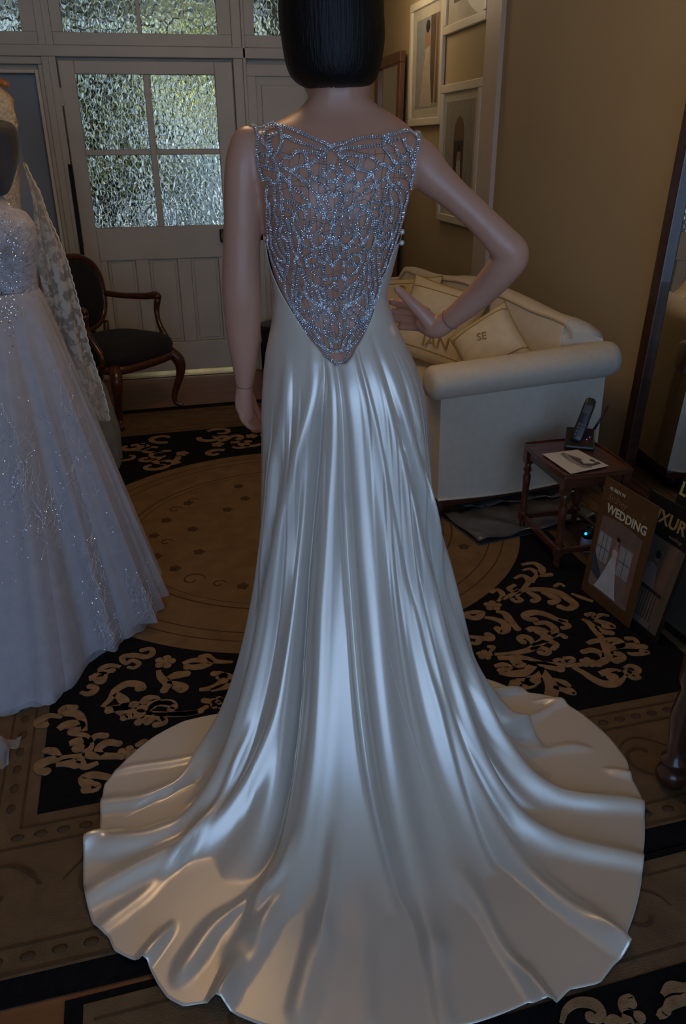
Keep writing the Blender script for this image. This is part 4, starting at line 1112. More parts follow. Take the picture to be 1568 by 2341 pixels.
def edge_line(x0, y0, x1, y1, w, z=.0088):
    a = np.array(rugW(x0, y0)); c = np.array(rugW(x1, y1)); t = (c - a) / np.linalg.norm(c - a); n = np.array([-t[1], t[0], 0]) * w / 2; h = np.array([0, 0, z])
    rchild(MB().add([a - n + h, a + n + h, c + n + h, c - n + h], [(0, 1, 2, 3)]).build('edge_line', M['rugline']))


for d in (.035, .095, .36, .42):
    edge_line(-FX - d, -FY - d, FX + d, -FY - d, .007); edge_line(-FX - d, -FY - d, -FX - d, FY + d, .007)
    edge_line(FX + d, -FY - d, FX + d, FY + d, .007); edge_line(-FX - d, FY + d, FX + d, FY + d, .007)
bead_me = MB().ball((0, 0, 0), (.016, .011, .0025), 8, 4).mesh('bead'); bead_me.materials.append(M['rugline'])
for d, n in ((.065, 40), (.39, 44)):
    for k in range(n):
        u = -FX - d + (2 * FX + 2 * d) * (k + .5) / n
        o = bpy.data.objects.new('bead', bead_me); col.objects.link(o); rchild(o); o.location = rugW(u, -FY - d, .0085)
    for k in range(n):
        v = -FY + 2 * FY * (k + .5) / n
        if d < .1:
            o = bpy.data.objects.new('bead', bead_me); col.objects.link(o); rchild(o); o.location = rugW(-FX - d, v, .0085); o.rotation_euler.z = math.pi / 2

# the second rug nearest the camera
c0 = onz(192, 2302, 0); a2 = math.radians(3.0)
rug2 = empty('area_rug', (c0[0], c0[1], 0), a2, 'second black and beige scroll rug at the very front of the picture', 'rug')
MB().span((-.035, -1.6, .0), (2.2, .018, .0058)).build('black_edge', M['rugblack'], rug2)
MB().span((0, -1.58, .0058), (2.17, 0, .0074)).build('border', M['rugborder'], rug2)
MB().span((.24, -1.4, .0074), (1.95, -.235, .009)).build('field', M['rugblack'], rug2)
r2m = Matrix.Rotation(-a2, 4, 'Z') @ Matrix.Translation((-c0[0], -c0[1], 0))
for pl, w in (([(1010,1530),(1030,1470),(1080,1435),(1150,1440),(1190,1480),(1170,1510),(1140,1500)], .024), ([(1350,1530),(1330,1490),(1285,1470),(1290,1435),(1320,1410),(1325,1440)], .022), ([(1290,1520),(1310,1500),(1360,1500)], .026),
              ([(1460,1400),(1500,1365),(1568,1370)], .024), ([(1470,1490),(1500,1440),(1568,1420)], .024), ([(1440,1500),(1480,1470)], .02), ([(1200,1530),(1240,1510),(1280,1525)], .02)):
    q = [onz(768 + x * .5102, 1560 + y * .5102, .011) for x, y in pl]
    o = ribbon(q, w, .009, .0125).build('scroll', M['rugscroll']); o.parent = rug2; o.matrix_parent_inverse = r2m
for y_ in (-.035, -.20):
    MB().span((.02, y_ - .003, .0074), (2.15, y_ + .003, .0082)).build('edge_line', M['rugline'], rug2)
for k in range(10):
    u = .1 + k * .21; sg = 1 if k % 2 else -1
    pts = [(u + .07 * (1 - q * .14) * math.cos(q * sg), -.117 + .07 * (1 - q * .14) * math.sin(q * sg)) for q in np.linspace(0, 5.4, 14)]
    ribbon(pts, .010, .0074, .0090, (.4, 1, .9)).build('tracery', M['rugline'], rug2)

# ================================================================== sofa
SA = math.radians(8.0); S0 = np.array([1.034, 2.906, 0.0])
SX = np.array([math.cos(SA), math.sin(SA), 0]); SY = np.array([-math.sin(SA), math.cos(SA), 0])
sofa = empty('sofa', (S0[0], S0[1], .009), SA, 'cream camelback sofa with rolled arms and dark timber base along the right wall', 'sofa')


def s_local(p):
    d = np.asarray(p) - S0; return (float(d @ SX), float(d @ SY), float(p[2]))


def arm(y0, y1, sgn, parent):
    o = MB()
    prof = []
    for x in np.linspace(0.0, 0.80, 12):
        prof.append(x)
    # body with slightly bowed bottom edge
    for xa, xb in zip(prof[:-1], prof[1:]):
        za, zb = .105 - .02 * math.sin(math.pi * xa / .8), .105 - .02 * math.sin(math.pi * xb / .8)
        ya = [y0 + .02, y1]
        o.add([(xa, y0, za), (xb, y0, zb), (xb, y1, zb), (xa, y1, za), (xa, y0 + .015 * sgn, .60), (xb, y0 + .015 * sgn, .60), (xb, y1, .60), (xa, y1, .60)],
              [(0, 1, 5, 4), (2, 3, 7, 6), (3, 2, 1, 0), (4, 5, 6, 7)])
    o.add([(0, y0, .105), (0, y1, .105), (0, y1, .60), (0, y0 + .015 * sgn, .60)], [(0, 1, 2, 3)])
    o.add([(.8, y0, .105), (.8, y1, .105), (.8, y1, .60), (.8, y0 + .015 * sgn, .60)], [(3, 2, 1, 0)])
    a = o.build('arm', M['sofa'], parent)
    yc = (y0 + .045) if sgn > 0 else (y0 - .045)
    n = 28; rings = []
    for x, r in ((-.045, .030), (-.04, .058), (-.02, .070), (.2, .072), (.5, .074), (.80, .078), (.835, .072), (.85, .055), (.853, .02)):
        rings.append([(x, yc + r * 1.12 * math.cos(2 * math.pi * k / n), .612 + .02 * (x / .8) + r * math.sin(2 * math.pi * k / n)) for k in range(n)])
    MB().rings(rings).build('arm_roll', M['sofa'], a)
    MB().tube([(x, y0 - .002 * sgn, .106 - .02 * math.sin(math.pi * max(0, min(x, .8)) / .8)) for x in np.linspace(0, .8, 24)], .0055, 8).build('piping', M['sofa'], a)
    return a


arm(0.0, 0.17, 1, sofa); arm(2.13, 1.96, -1, sofa)
top_px = [(1372, 775), (1366, 760), (1338, 738), (1284, 720), (1221, 690), (1149, 659), (1077, 632), (1031, 631), (991, 627), (960, 616), (940, 612), (926, 616), (915, 634)]
pip_px = [(1306, 776), (1304, 760), (1290, 742), (1257, 727), (1221, 715), (1176, 693), (1138, 677), (1060, 648), (1018, 641), (968, 634), (940, 624), (926, 622), (914, 640)]
bk = [s_local(onplane(x, y, S0 + SX * .78, SX)) for x, y in top_px]; fr = [s_local(onplane(x, y, S0 + SX * .63, SX)) for x, y in pip_px]
bk = smooth_path(bk, 40); fr = smooth_path(fr, 40)
b = MB(); r0 = []; rows_ = []
lin = np.linspace(.13, 2.0, 40)
for i in range(40):
    B, F = bk[i].copy(), fr[i].copy()
    B[1] = np.clip(B[1], .0, 2.2); F[1] = np.clip(F[1], .12, 2.2)
    rows_.append([(F[0] - .03, F[1], .30), (F[0], F[1], F[2] - .02), (F[0] + .008, F[1], F[2]), (.66, F[1] * .75 + B[1] * .25, F[2] * .7 + B[2] * .3 + .016), (.74, F[1] * .3 + B[1] * .7, B[2] + .012), (.795, B[1], B[2] - .008), (.80, B[1], B[2] - .04), (.80, B[1], .10)])
b.rings(rows_, closed=False, caps=False)
for q in (rows_[0], rows_[-1]):
    b.add(q, [tuple(range(len(q)))])
back = b.build('backrest', M['sofa'], sofa)
MB().tube([(F[0] - .002, F[1], F[2] - .006) for F in fr], .0045, 6).build('piping', M['piping'], back)
MB().span((.02, .15, .12), (.66, 1.98, .33)).build('seat_base', M['sofa'], sofa, bevel=.02)
for y0 in (.175, 1.07):
    MB().span((-.01, y0, .33), (.61, y0 + .885, .45)).build('seat_cushion', M['sofa'], sofa, bevel=.04)
MB().span((.01, .02, .055), (.79, .05, .092)).span((.01, 2.08, .055), (.79, 2.11, .092)).span((.01, .05, .055), (.04, 2.08, .092)).span((.76, .05, .055), (.79, 2.08, .092)).build('base_rail', M['mahogany'], sofa, bevel=.006)
for x, y in ((.05, .06), (.75, .06), (.05, 2.06), (.75, 2.06)):
    MB().tube([(x, y, .07), (x - .012, y - .008, .04), (x, y, .0)], [.03, .022, .016], 10).build('leg', M['mahogany'], sofa)


def text_mesh(s, size, extrude=0.0006, bold=False, shear=0.0, spacing=1.0):
    c = bpy.data.curves.new('lettering', 'FONT'); c.body = s; c.size = size; c.extrude = extrude; c.shear = shear; c.space_character = spacing
    c.align_x = 'CENTER'; c.align_y = 'CENTER'; c.resolution_u = 3
    if bold: c.offset = size * 0.022
    t = bpy.data.objects.new('lettering', c); col.objects.link(t)
    dg_ = bpy.context.evaluated_depsgraph_get(); me = bpy.data.meshes.new_from_object(t.evaluated_get(dg_))
    bpy.data.objects.remove(t); bpy.data.curves.remove(c)
    return me


def text(s, size, m, parent, mtx, name='lettering', **kw):
    me = text_mesh(s, size, **kw); me.materials.clear(); me.materials.append(m)
    o = bpy.data.objects.new(name, me); put(o, parent); o.matrix_local = mtx
    return o


def pillow(parent_thing, w, h, t, m):
    n = 22; b = MB(); 
    def pt(u, v, s):
        e = max(0.0, (1 - abs(u) ** 3.0) * (1 - abs(v) ** 3.0)) ** .5
        k = 1 - .07 * (1 - abs(u) ** 2) * abs(v) ** 4; k2 = 1 - .07 * (1 - abs(v) ** 2) * abs(u) ** 4
        return (u * w / 2 * k2, v * h / 2 * k, s * t / 2 * e)
    for s in (1, -1):
        g = [[pt(-1 + 2 * i / n, -1 + 2 * j / n, s) for j in range(n + 1)] for i in range(n + 1)]
        b.rings(g if s < 0 else g[::-1], closed=False, caps=False)
    c = b.build('cover', m, parent_thing)
    q = [pt(u, v, 0) for u, v in [(-1 + 2 * i / 12, -1) for i in range(12)] + [(1, -1 + 2 * i / 12) for i in range(12)] + [(1 - 2 * i / 12, 1) for i in range(12)] + [(-1, 1 - 2 * i / 12) for i in range(13)]]
    MB().tube(q, .0045, 6).build('braid', M['gold'], parent_thing)
    for f in (-.36, .36):
        q = []
        for i in range(17):
            p = pt(-1 + 2 * i / 16, f * 2, 1); q.append((p[0], p[1], p[2] + .001))
        MB().tube(q, .003, 5).build('braid', M['gold'], parent_thing)
    return c


def cushion(px, depth, nrm, spin, w, label, words):
    p = onplane(px[0], px[1], S0 + SX * depth, SX)
    n = SX * nrm[0] + SY * nrm[1] + np.array([0, 0, nrm[2]]); n /= np.linalg.norm(n)
    u = np.array([0, 0, 1.0]) - n * n[2]; u /= np.linalg.norm(u); r = np.cross(u, n)
    o = empty('cushion', tuple(p), 0, label, 'cushion', None)
    m = Matrix((list(r) + [0], list(u) + [0], list(n) + [0], [0, 0, 0, 1])).transposed() @ Matrix.Rotation(spin, 4, 'Z'); m.translation = Vector(p)
    o.matrix_world = m
    pillow(o, w, w, .14, M['cushion'])
    for s, size, dx, dy in words:
        text(s, size, M['print'], o, Matrix.Translation((dx, dy, .0715)) @ Matrix.Rotation(-spin * .5, 4, 'Z'), 'printed_letters', extrude=.001)
    return o


R_ = math.radians
cushion((1000, 742), .40, (-.62, -.62, .45), R_(-12), .42, 'large cream cushion with printed letters and gold braid behind the mannequin hand', [('IAN', .085, .05, -.10), ('N', .085, .06, -.0)])
cushion((1120, 792), .42, (-.72, -.5, .45), R_(42), .30, 'small cream cushion standing on its corner by the near sofa arm', [('SE', .05, 0, .03)])
cushion((925, 712), .44, (-.7, -.45, .5), R_(8), .40, 'cream cushion with gold braid furthest along the sofa seat', [('D', .06, 0, .1)])

# ---- flat grey garment bags pushed under the sofa
for k, (x, y, rz, w, d, lab) in enumerate(((.36, -.10, .05, .62, .30, 'flat grey plastic garment bag lying half under the sofa, lowest one'), (.44, .12, -.07, .58, .26, 'flat folded clear garment bag lying deeper under the sofa'))):
    p = S0 + SX * x + SY * y
    b = MB(); n, m_ = 16, 9; g = []
    for i in range(n + 1):
        g.append([((i / n - .5) * w, (j / m_ - .5) * d, .020 + .008 * math.sin(i * 1.3 + j * .9 + k) + .004 * math.sin(i * 3.1 - j)) for j in range(m_ + 1)])
    b.rings(g, closed=False, caps=False)
    b.add([(-w / 2, -d / 2, .0), (w / 2, -d / 2, .0), (w / 2, d / 2, .0), (-w / 2, d / 2, .0)], [(3, 2, 1, 0)])
    o = b.build('garment_bag', mat('grey_plastic_%d' % k, (.09, .085, .08), .3, vary=(14, .3), coat=.3))
    o.location = (p[0], p[1], .012 + .014 * k); o.rotation_euler.z = SA + rz
    sm = o.modifiers.new('t', 'SOLIDIFY'); sm.thickness = .003
    tag(o, lab, 'garment bag')

# ================================================================== side table with phone
tb = empty('side_table', (1.475, 2.58, 0), 0, 'small dark mahogany side table with turned legs beside the sofa arm', 'table')
HX, HY, TZ_ = .137, .18, .40
tp = []
for t in np.linspace(-1, 1, 9): tp.append((-HX - .012 * (1 - t * t), t * HY))
for t in np.linspace(-1, 1, 9): tp.append((t * HX, HY + .008 * (1 - t * t)))
for t in np.linspace(1, -1, 9): tp.append((HX + .012 * (1 - t * t), t * HY))
for t in np.linspace(1, -1, 9): tp.append((t * HX, -HY - .008 * (1 - t * t)))
tpp = [p for i, p in enumerate(tp) if math.dist(p, tp[i - 1]) > .002]
MB().prism(tpp[::-1], lambda u, v, d: (u, v, d), TZ_ - .016, TZ_ - .002).build('table_top', M['mahogany'], tb, bevel=.003)
lip = MB()
lip.rings([[(u * s, v * s, z) for (u, v) in tpp] for s, z in ((1.0, TZ_ - .004), (1.0, TZ_ + .004), (.965, TZ_ + .004), (.965, TZ_ - .004))], caps=False, smooth=False)
lip.build('gallery_edge', M['mahogany'], tb)
MB().span((-HX + .012, -HY + .01, .345), (HX - .012, -HY + .024, .386)).span((-HX + .012, HY - .024, .345), (HX - .012, HY - .01, .386)).span((-HX + .01, -HY + .02, .345), (-HX + .024, HY - .02, .386)) \
    .span((HX - .024, -HY + .02, .345), (HX - .01, HY - .02, .386)).build('apron', M['mahogany'], tb)
leg = MB().lathe((0, 0, 0), [(.012, 0), (.015, .02), (.011, .035), (.016, .05), (.016, .085), (.011, .095), (.017, .11), (.012, .13), (.014, .2), (.017, .25), (.011, .265), (.018, .28), (.012, .295), (.016, .31)], 14)
leg.box((0, 0, .348), (.032, .032, .078)); leg.box((0, 0, .068), (.03, .03, .034))
leg_me = leg.mesh('leg'); leg_me.materials.append(M['mahogany'])
for sx in (-1, 1):
    for sy in (-1, 1):
        o = bpy.data.objects.new('leg', leg_me); put(o, tb); o.location = (sx * (HX - .018), sy * (HY - .018), 0.012)
for sx in (-1, 1):
    MB().span((sx * (HX - .018) - .008, -HY + .03, .07), (sx * (HX - .018) + .008, HY - .03, .09)).build('stretcher', M['mahogany'], tb)
for sy in (-1, 1):
    MB().span((-HX + .03, sy * (HY - .018) - .008, .07), (HX - .03, sy * (HY - .018) + .008, .09)).build('stretcher', M['mahogany'], tb)

PH = (1.542, 2.695, TZ_ + .001)
ph = empty('cordless_phone', PH, R_(-28), 'black cordless phone handset standing in its base with short aerial', 'phone')
bs = MB().prism([(-.065, 0), (.065, 0), (.065, .012), (.055, .045), (.035, .060), (-.02, .030), (-.065, .014)], lambda u, v, d: (d, -u * -1, v), -.052, .062).build('base', M['black'], ph, bevel=.006)
hs_ = MB()
n = 20
prof_h = [(.0, .019, .010), (.01, .023, .013), (.06, .0235, .013), (.10, .022, .012), (.15, .0225, .0135), (.172, .020, .012), (.180, .012, .007)]
hs_.rings([[(w * math.copysign(abs(math.cos(t)) ** .6, math.cos(t)), d * math.copysign(abs(math.sin(t)) ** .6, math.sin(t)), z) for t in np.linspace(0, 2 * math.pi, n + 1)[:-1]] for z, w, d in prof_h])
hso = hs_.build('handset', M['black'], ph)
hso.matrix_local = Matrix.Translation((-.012, -.032, .022)) @ Matrix.Rotation(R_(-24), 4, 'X') @ Matrix.Rotation(R_(14), 4, 'Y')
MB().span((-.015, -.0145, .115), (.015, -.0128, .148)).build('screen', mat('phone_screen', (.05, .06, .07), .2), hso)
for r in range(4):
    for c in range(3):
        MB().span((-.015 + c * .0115, -.0150, .022 + r * .014), (-.0075 + c * .0115, -.0125, .031 + r * .014)).build('key', mat('key_grey', (.06, .06, .07), .4) if (r, c) == (0, 0) else bpy.data.materials['key_grey'], hso)
MB().tube([(.055, .058, .045), (.075, .075, .085), (.10, .095, .14)], [.0055, .0045, .0042], 8).build('aerial', M['black'], ph)
MB().ball((.052, .055, .04), (.011, .011, .009), 10, 6).build('aerial_joint', M['black'], ph)
MB().ball((.030, -.030, .0335), .0028, 8, 5).build('indicator', mat('red_indicator', (.5, .02, .02), .4, emit=((1, .05, .02), .6)), ph)
MB().ball((.040, -.018, .040), .0025, 8, 5).build('indicator', mat('blue_indicator', (.02, .05, .5), .4, emit=((.05, .1, 1), .6)), ph)

# ---- flat prints: shapes on a sheet, given in unit coordinates of the sheet
def flat_mat(name, c, rough=.6):
    return bpy.data.materials.get(name) or mat(name, c, rough, vary=(30, .10))


def print_on(parent, fn, shapes):
    """fn(p, q, lift) -> local xyz; shapes: (name, colour, polygon)"""
    for k, (nm, c, poly) in enumerate(shapes):
        h = .0005 + .00022 * k
        MB().prism(poly, lambda u, v, d: fn(u, v, d), h - .0002, h).build(nm, flat_mat('ink_%02d%02d%02d' % tuple(int(v * 99) for v in c), c), parent)


def ell(cx, cy, rx, ry, n=18):
    return [(cx + rx * math.cos(t), cy + ry * math.sin(t)) for t in np.linspace(0, 2 * math.pi, n + 1)[:-1]]


BRIDE = [('printed_skirt', (.50, .52, .56), [(.43, .62), (.55, .62), (.58, .45), (.66, .22), (.74, .03), (.15, .03), (.22, .14), (.34, .38)]),
         ('printed_skin', (.34, .17, .11), [(.40, .63), (.42, .74), (.47, .80), (.52, .80), (.58, .73), (.60, .50), (.57, .50), (.56, .64)]),
         ('printed_bodice', (.48, .45, .46), [(.43, .60), (.42, .70), (.48, .73), (.55, .71), (.55, .60)]), ('printed_face', (.36, .18, .12), ell(.50, .845, .035, .05)), ('printed_hair', (.02, .015, .012), ell(.505, .885, .045, .035))]
quad = [(1240, 1038), (1320, 1028), (1392, 1065), (1305, 1083)]
cc = [onz(x, y, TZ_ + .004) for x, y in quad]
cm = sum(cc) / 4
card = empty('photo_card', tuple(cm), 0, 'black and white bridal photo card lying on the side table', 'card')
cfn = lambda p, q, d: tuple((cc[3] * (1 - p) * (1 - q) + cc[2] * p * (1 - q) + cc[1] * p * q + cc[0] * (1 - p) * q) - cm + np.array([0, 0, d]))
MB().prism([(0, 0), (1, 0), (1, 1), (0, 1)], cfn, -.0006, .0004).build('sheet', mat('card_white', (.66, .64, .62), .35), card)
print_on(card, cfn, [('printed_shade', (.30, .28, .27), [(.42, .1), (.62, .06), (.72, .5), (.55, .95), (.40, .9), (.35, .5)]), ('printed_figure', (.09, .08, .08), [(.50, .25), (.58, .12), (.92, .15), (.95, .26), (.70, .34), (.66, .55), (.55, .80), (.50, .55)]),
                     ('printed_dress', (.62, .60, .58), [(.58, .30), (.80, .22), (.86, .32), (.66, .50)]), ('printed_head', (.05, .045, .04), ell(.86, .36, .05, .07)), ('printed_line', (.12, .11, .1), [(.40, .62), (.52, .90), (.50, .92), (.38, .64)])])

# ---- plug-in air freshener with a blue light under the table
fp = onz(1338, 1266, 0.012)
af = empty('air_freshener', (fp[0] + .02, fp[1] + .03, .012), 0, 'small white air freshener with black cap and blue light under the table', 'air freshener')
MB().lathe((0, 0, 0), [(.026, 0), (.028, .02), (.027, .06)], 18).build('body', mat('white_plastic', (.45, .45, .46), .4), af)
MB().lathe((0, 0, 0), [(.027, .06), (.025, .085), (.018, .105), (.008, .11)], 18).build('cap', M['black'], af)
MB().ball((-.022, -.016, .083), .0055, 8, 6).build('light', mat('blue_light', (.0, .1, .9), .4, emit=((.0, .18, 1.0), 9.0)), af)
MB().tube([(.0, .02, .03), (.05, .07, .02), (.10, .05, .10), (.09, .10, .24)], .004, 6).build('cable', M['black'], af)


# ================================================================== display boards
def board(BL, BR, h, lean, nm, m, label, cat='poster'):
    BL, BR = np.array(BL, float), np.array(BR, float)
    e = BR - BL; w = np.linalg.norm(e); e /= w; n = np.array([-e[1], e[0], 0.0])       # n points behind the board
    U = np.array([0, 0, math.cos(lean)]) + n * math.sin(lean); Nf = -np.cross(U, e) * -1
    if Nf @ n > 0: Nf = -Nf
    z0 = np.array([0, 0, .0125])
    o = empty(nm, tuple(BL + z0), 0, label, cat)
    fn = lambda p, q, d: tuple(e * (p * w) + U * (q * h) + Nf * d)
    MB().prism([(0, 0), (1, 0), (1, 1), (0, 1)], fn, -.005, 0.0).build('board', m, o)
    mx = Matrix((list(e) + [0], list(U) + [0], list(Nf) + [0], [0, 0, 0, 1])).transposed()
    def tx(s, size, p, q, mm, **kw):
        t = mx.copy(); v = fn(p, q, .0016); t.translation = Vector(v)
        return text(s, size, mm, o, t, **kw)
    return o, fn, tx, w, h


M['brownboard'] = mat('brown_poster_board', (.105, .052, .022), .35, vary=(6, .06))
M['cream'] = mat('cream_print', (.62, .56, .40), .5)
M['palebrown'] = mat('pale_brown_print', (.24, .15, .08), .5)
M['goldprint'] = mat('gold_print', (.46, .38, .12), .45); M['copperprint'] = mat('copper_print', (.36, .22, .08), .45)
bo, fn, tx, w, h = board((1.370, 2.242, 0), (1.402, 1.971, 0), .445, R_(5), 'display_board', M['brownboard'], 'brown display board reading AS SEEN IN Sydney WEDDING leaning beside the table')
print_on(bo, fn, [('printed_room', (.20, .155, .13), [(.10, .10), (.88, .10), (.88, .70), (.10, .70)]), ('printed_ceiling', (.16, .11, .09), [(.10, .58), (.88, .58), (.88, .70), (.45, .73), (.10, .70)]), ('printed_window', (.32, .33, .34), [(.12, .34), (.36, .34), (.36, .57), (.12, .57)]),
                  ('printed_window', (.32, .33, .34), [(.54, .32), (.78, .32), (.78, .56), (.54, .56)]), ('printed_wall', (.20, .11, .085), [(.79, .14), (.88, .14), (.88, .62), (.79, .60)]), ('printed_rail', (.04, .06, .09), [(.10, .22), (.36, .16), (.36, .19), (.10, .40)])]
         + [('printed_bar', (.10, .10, .10), [(x, y0), (x + .008, y0), (x + .008, y1), (x, y1)]) for x, y0, y1 in ((.20, .34, .57), (.28, .34, .57), (.66, .32, .56))]
         + [('printed_bar', (.10, .10, .10), [(x0, y), (x1, y), (x1, y + .006), (x0, y + .006)]) for x0, x1, y in ((.12, .36, .45), (.54, .78, .44))]
         + [(a, c, [(.12 + p * .74, .10 + q * .56) for p, q in pl]) for a, c, pl in BRIDE])
tx('AS SEEN IN', .017, .27, .935, M['cream']); tx('Sydney', .036, .30, .865, M['palebrown'], shear=.35); tx('WEDDING', .043, .53, .775, M['cream'], bold=True)
MB().tube([np.array(fn(.80 + .045 * (1 - q * .1) * math.cos(q), .862 + .028 * (1 - q * .1) * math.sin(q), .0015)) for q in np.linspace(0, 9, 30)], .0007, 5).build('rose_emblem', M['palebrown'], bo)

M['blackboard'] = mat('black_poster_board', (.012, .011, .010), .35, vary=(6, .1))
GARDEN = [('printed_room', (.115, .085, .06), [(.04, .05), (.95, .05), (.95, .72), (.04, .72)]), ('printed_column', (.16, .10, .07), [(.62, .20), (.80, .20), (.84, .72), (.66, .72)]), ('printed_dress', (.24, .17, .15), [(.30, .34), (.66, .34), (.58, .50), (.50, .53), (.42, .52)]),
          ('printed_arm', (.22, .12, .085), [(.26, .36), (.36, .50), (.44, .53), (.46, .50), (.40, .46), (.32, .35)]), ('printed_face', (.22, .115, .08), ell(.52, .575, .035, .035)), ('printed_hair', (.015, .012, .01), ell(.53, .60, .05, .03))] \
    + [('printed_baluster', (.15, .12, .10), [(.22 + k * .055, .12), (.245 + k * .055, .12), (.245 + k * .055, .33), (.22 + k * .055, .33)]) for k in range(10)] + [('printed_rail', (.025, .02, .02), [(.16, .33), (.82, .32), (.82, .345), (.16, .355)]), ('printed_step', (.13, .11, .10), [(.08, .06), (.80, .06), (.80, .11), (.08, .11)])]
e1 = np.array([math.cos(R_(96)), math.sin(R_(96)), 0])
p1 = np.array([1.437, 1.866, 0]); bo, fn, tx, w, h = board(p1 + e1 * .24, p1, .45, R_(11), 'display_board', M['blackboard'], 'black display board with gold LUXURY title and woman on balcony, in front of its twin')
print_on(bo, fn, GARDEN); tx('LUXURY', .060, .50, .86, M['copperprint'], bold=True); tx('weddings', .016, .72, .765, M['palebrown'])
p2 = np.array([1.53, 1.84, 0]); bo, fn, tx, w, h = board(p2 + e1 * .26, p2, .50, R_(13), 'display_board', M['blackboard'], 'rear black display board with only its gold LUXURY title showing')
tx('LUXURY', .064, .48, .90, M['goldprint'], bold=True); print_on(bo, fn, [('printed_room', (.10, .08, .06), [(.04, .05), (.95, .05), (.95, .76), (.04, .76)])])
bo, fn, tx, w, h = board((1.545, 1.84, 0), (1.56, 1.60, 0), .30, R_(8), 'display_board', mat('white_card', (.55, .53, .5), .5), 'small white display card at the right edge of the picture')
print_on(bo, fn, [('printed_panel', (.3, .25, .2), [(.1, .15), (.9, .15), (.9, .85), (.1, .85)])])


# ================================================================== mirrors and pictures on the right wall
def framed(name, label, cat, y0, y1, z0, z1, fw_, depth, mf, inner, lean=0.0, xw=WALL_X):
    """frame hanging on / leaning against the right wall, facing -x; unit p runs from far (left in the picture) to near"""
    o = empty(name, (xw - .001, (y0 + y1) / 2, z0), 0, label, cat)
    o.rotation_euler = (0, lean, 0)
    hw, H = (y1 - y0) / 2, z1 - z0
    for nm, a, c in (('frame_rail', (-hw, 0), (hw, fw_)), ('frame_rail', (-hw, H - fw_), (hw, H)), ('frame_stile', (-hw, fw_), (-hw + fw_, H - fw_)), ('frame_stile', (hw - fw_, fw_), (hw, H - fw_))):
        MB().span((-depth, a[0], a[1]), (-.002, c[0], c[1])).build(nm, mf, o, bevel=min(.006, depth * .2))
    ih, iw = H - 2 * fw_, 2 * (hw - fw_)
    fn = lambda p, q, d: (-depth * .45 - d, (hw - fw_) - p * iw, fw_ + q * ih)
    MB().prism([(0, 0), (1, 0), (1, 1), (0, 1)], fn, -.004, 0.0).build('mirror_glass' if inner == 'mirror' else 'mount', M['mirror'] if inner == 'mirror' else M['mount'], o)
    return o, fn


o, fn = framed('wall_mirror', 'tall brown wood framed mirror standing far back beside the picture frames', 'mirror', 7.18, 8.0, 0.0, 2.2, .085, .05, M['brownframe'], 'mirror', R_(1.2), WALL_X - .07)
o, fn = framed('floor_mirror', 'dark wood framed floor mirror leaning at the right edge of the picture', 'mirror', 2.15, 3.10, 0.0, 1.95, .065, .05, M['darkwood'], 'mirror', R_(2.2), WALL_X - .085)
M['paneglass'] = bpy.data.materials.new('picture_glass'); M['paneglass'].use_nodes = True
_nt = M['paneglass'].node_tree; _nt.nodes.clear(); _o = _nt.nodes.new('ShaderNodeOutputMaterial'); _m = _nt.nodes.new('ShaderNodeMixShader'); _m.inputs[0].default_value = .015
_t = _nt.nodes.new('ShaderNodeBsdfTransparent'); _g = _nt.nodes.new('ShaderNodeBsdfGlossy'); _g.inputs['Roughness'].default_value = .03
_nt.links.new(_t.outputs[0], _m.inputs[1]); _nt.links.new(_g.outputs[0], _m.inputs[2]); _nt.links.new(_m.outputs[0], _o.inputs[0])


def picture(label, y0, y1, z0, z1, box, shapes):
    o, fn = framed('picture_frame', label, 'picture', y0, y1, z0, z1, .055, .03, M['whiteframe'], 'mount')
    x0, x1, q0, q1 = box
    f2 = lambda p, q, d: fn(x0 + (x1 - x0) * p, q0 + (q1 - q0) * q, d)
    print_on(o, f2, shapes)
    MB().prism([(0, 0), (1, 0), (1, 1), (0, 1)], fn, .006, .0075).build('glazing', M['paneglass'], o)


FIG = [('printed_gown', (.45, .40, .33), [(.42, .68), (.58, .68), (.62, .45), (.74, .02), (.18, .02), (.34, .42)]), ('printed_skin', (.34, .20, .12), [(.40, .66), (.38, .80), (.46, .85), (.58, .83), (.62, .70), (.56, .68)]), ('printed_hair', (.03, .03, .03), ell(.50, .90, .09, .07))]
picture('white framed photo of a woman in pale dress, upper left of the three', 6.24, 7.08, 1.63, 2.50, (.14, .93, .09, .90),
        [('printed_ground', (.30, .31, .30), [(0, 0), (1, 0), (1, 1), (0, 1)]), ('printed_sky', (.26, .29, .31), [(0, .55), (.5, .55), (.5, 1), (0, 1)]), ('printed_trunk', (.10, .07, .05), [(.66, .05), (.80, .05), (.84, 1), (.62, 1)]), ('printed_trunk', (.20, .11, .05), [(.86, .05), (.96, .05), (.96, 1), (.86, 1)])] + FIG)
picture('white framed photo cut off by the top edge of the picture', 5.41, 6.24, 2.20, 3.0 - .02, (.16, .86, .18, .93), [('printed_ground', (.035, .03, .028), [(0, 0), (1, 0), (1, 1), (0, 1)]), ('printed_gown', (.42, .36, .25), [(.05, .20), (.85, .14), (.80, .5), (.6, .9), (.3, .9), (.10, .4)])])
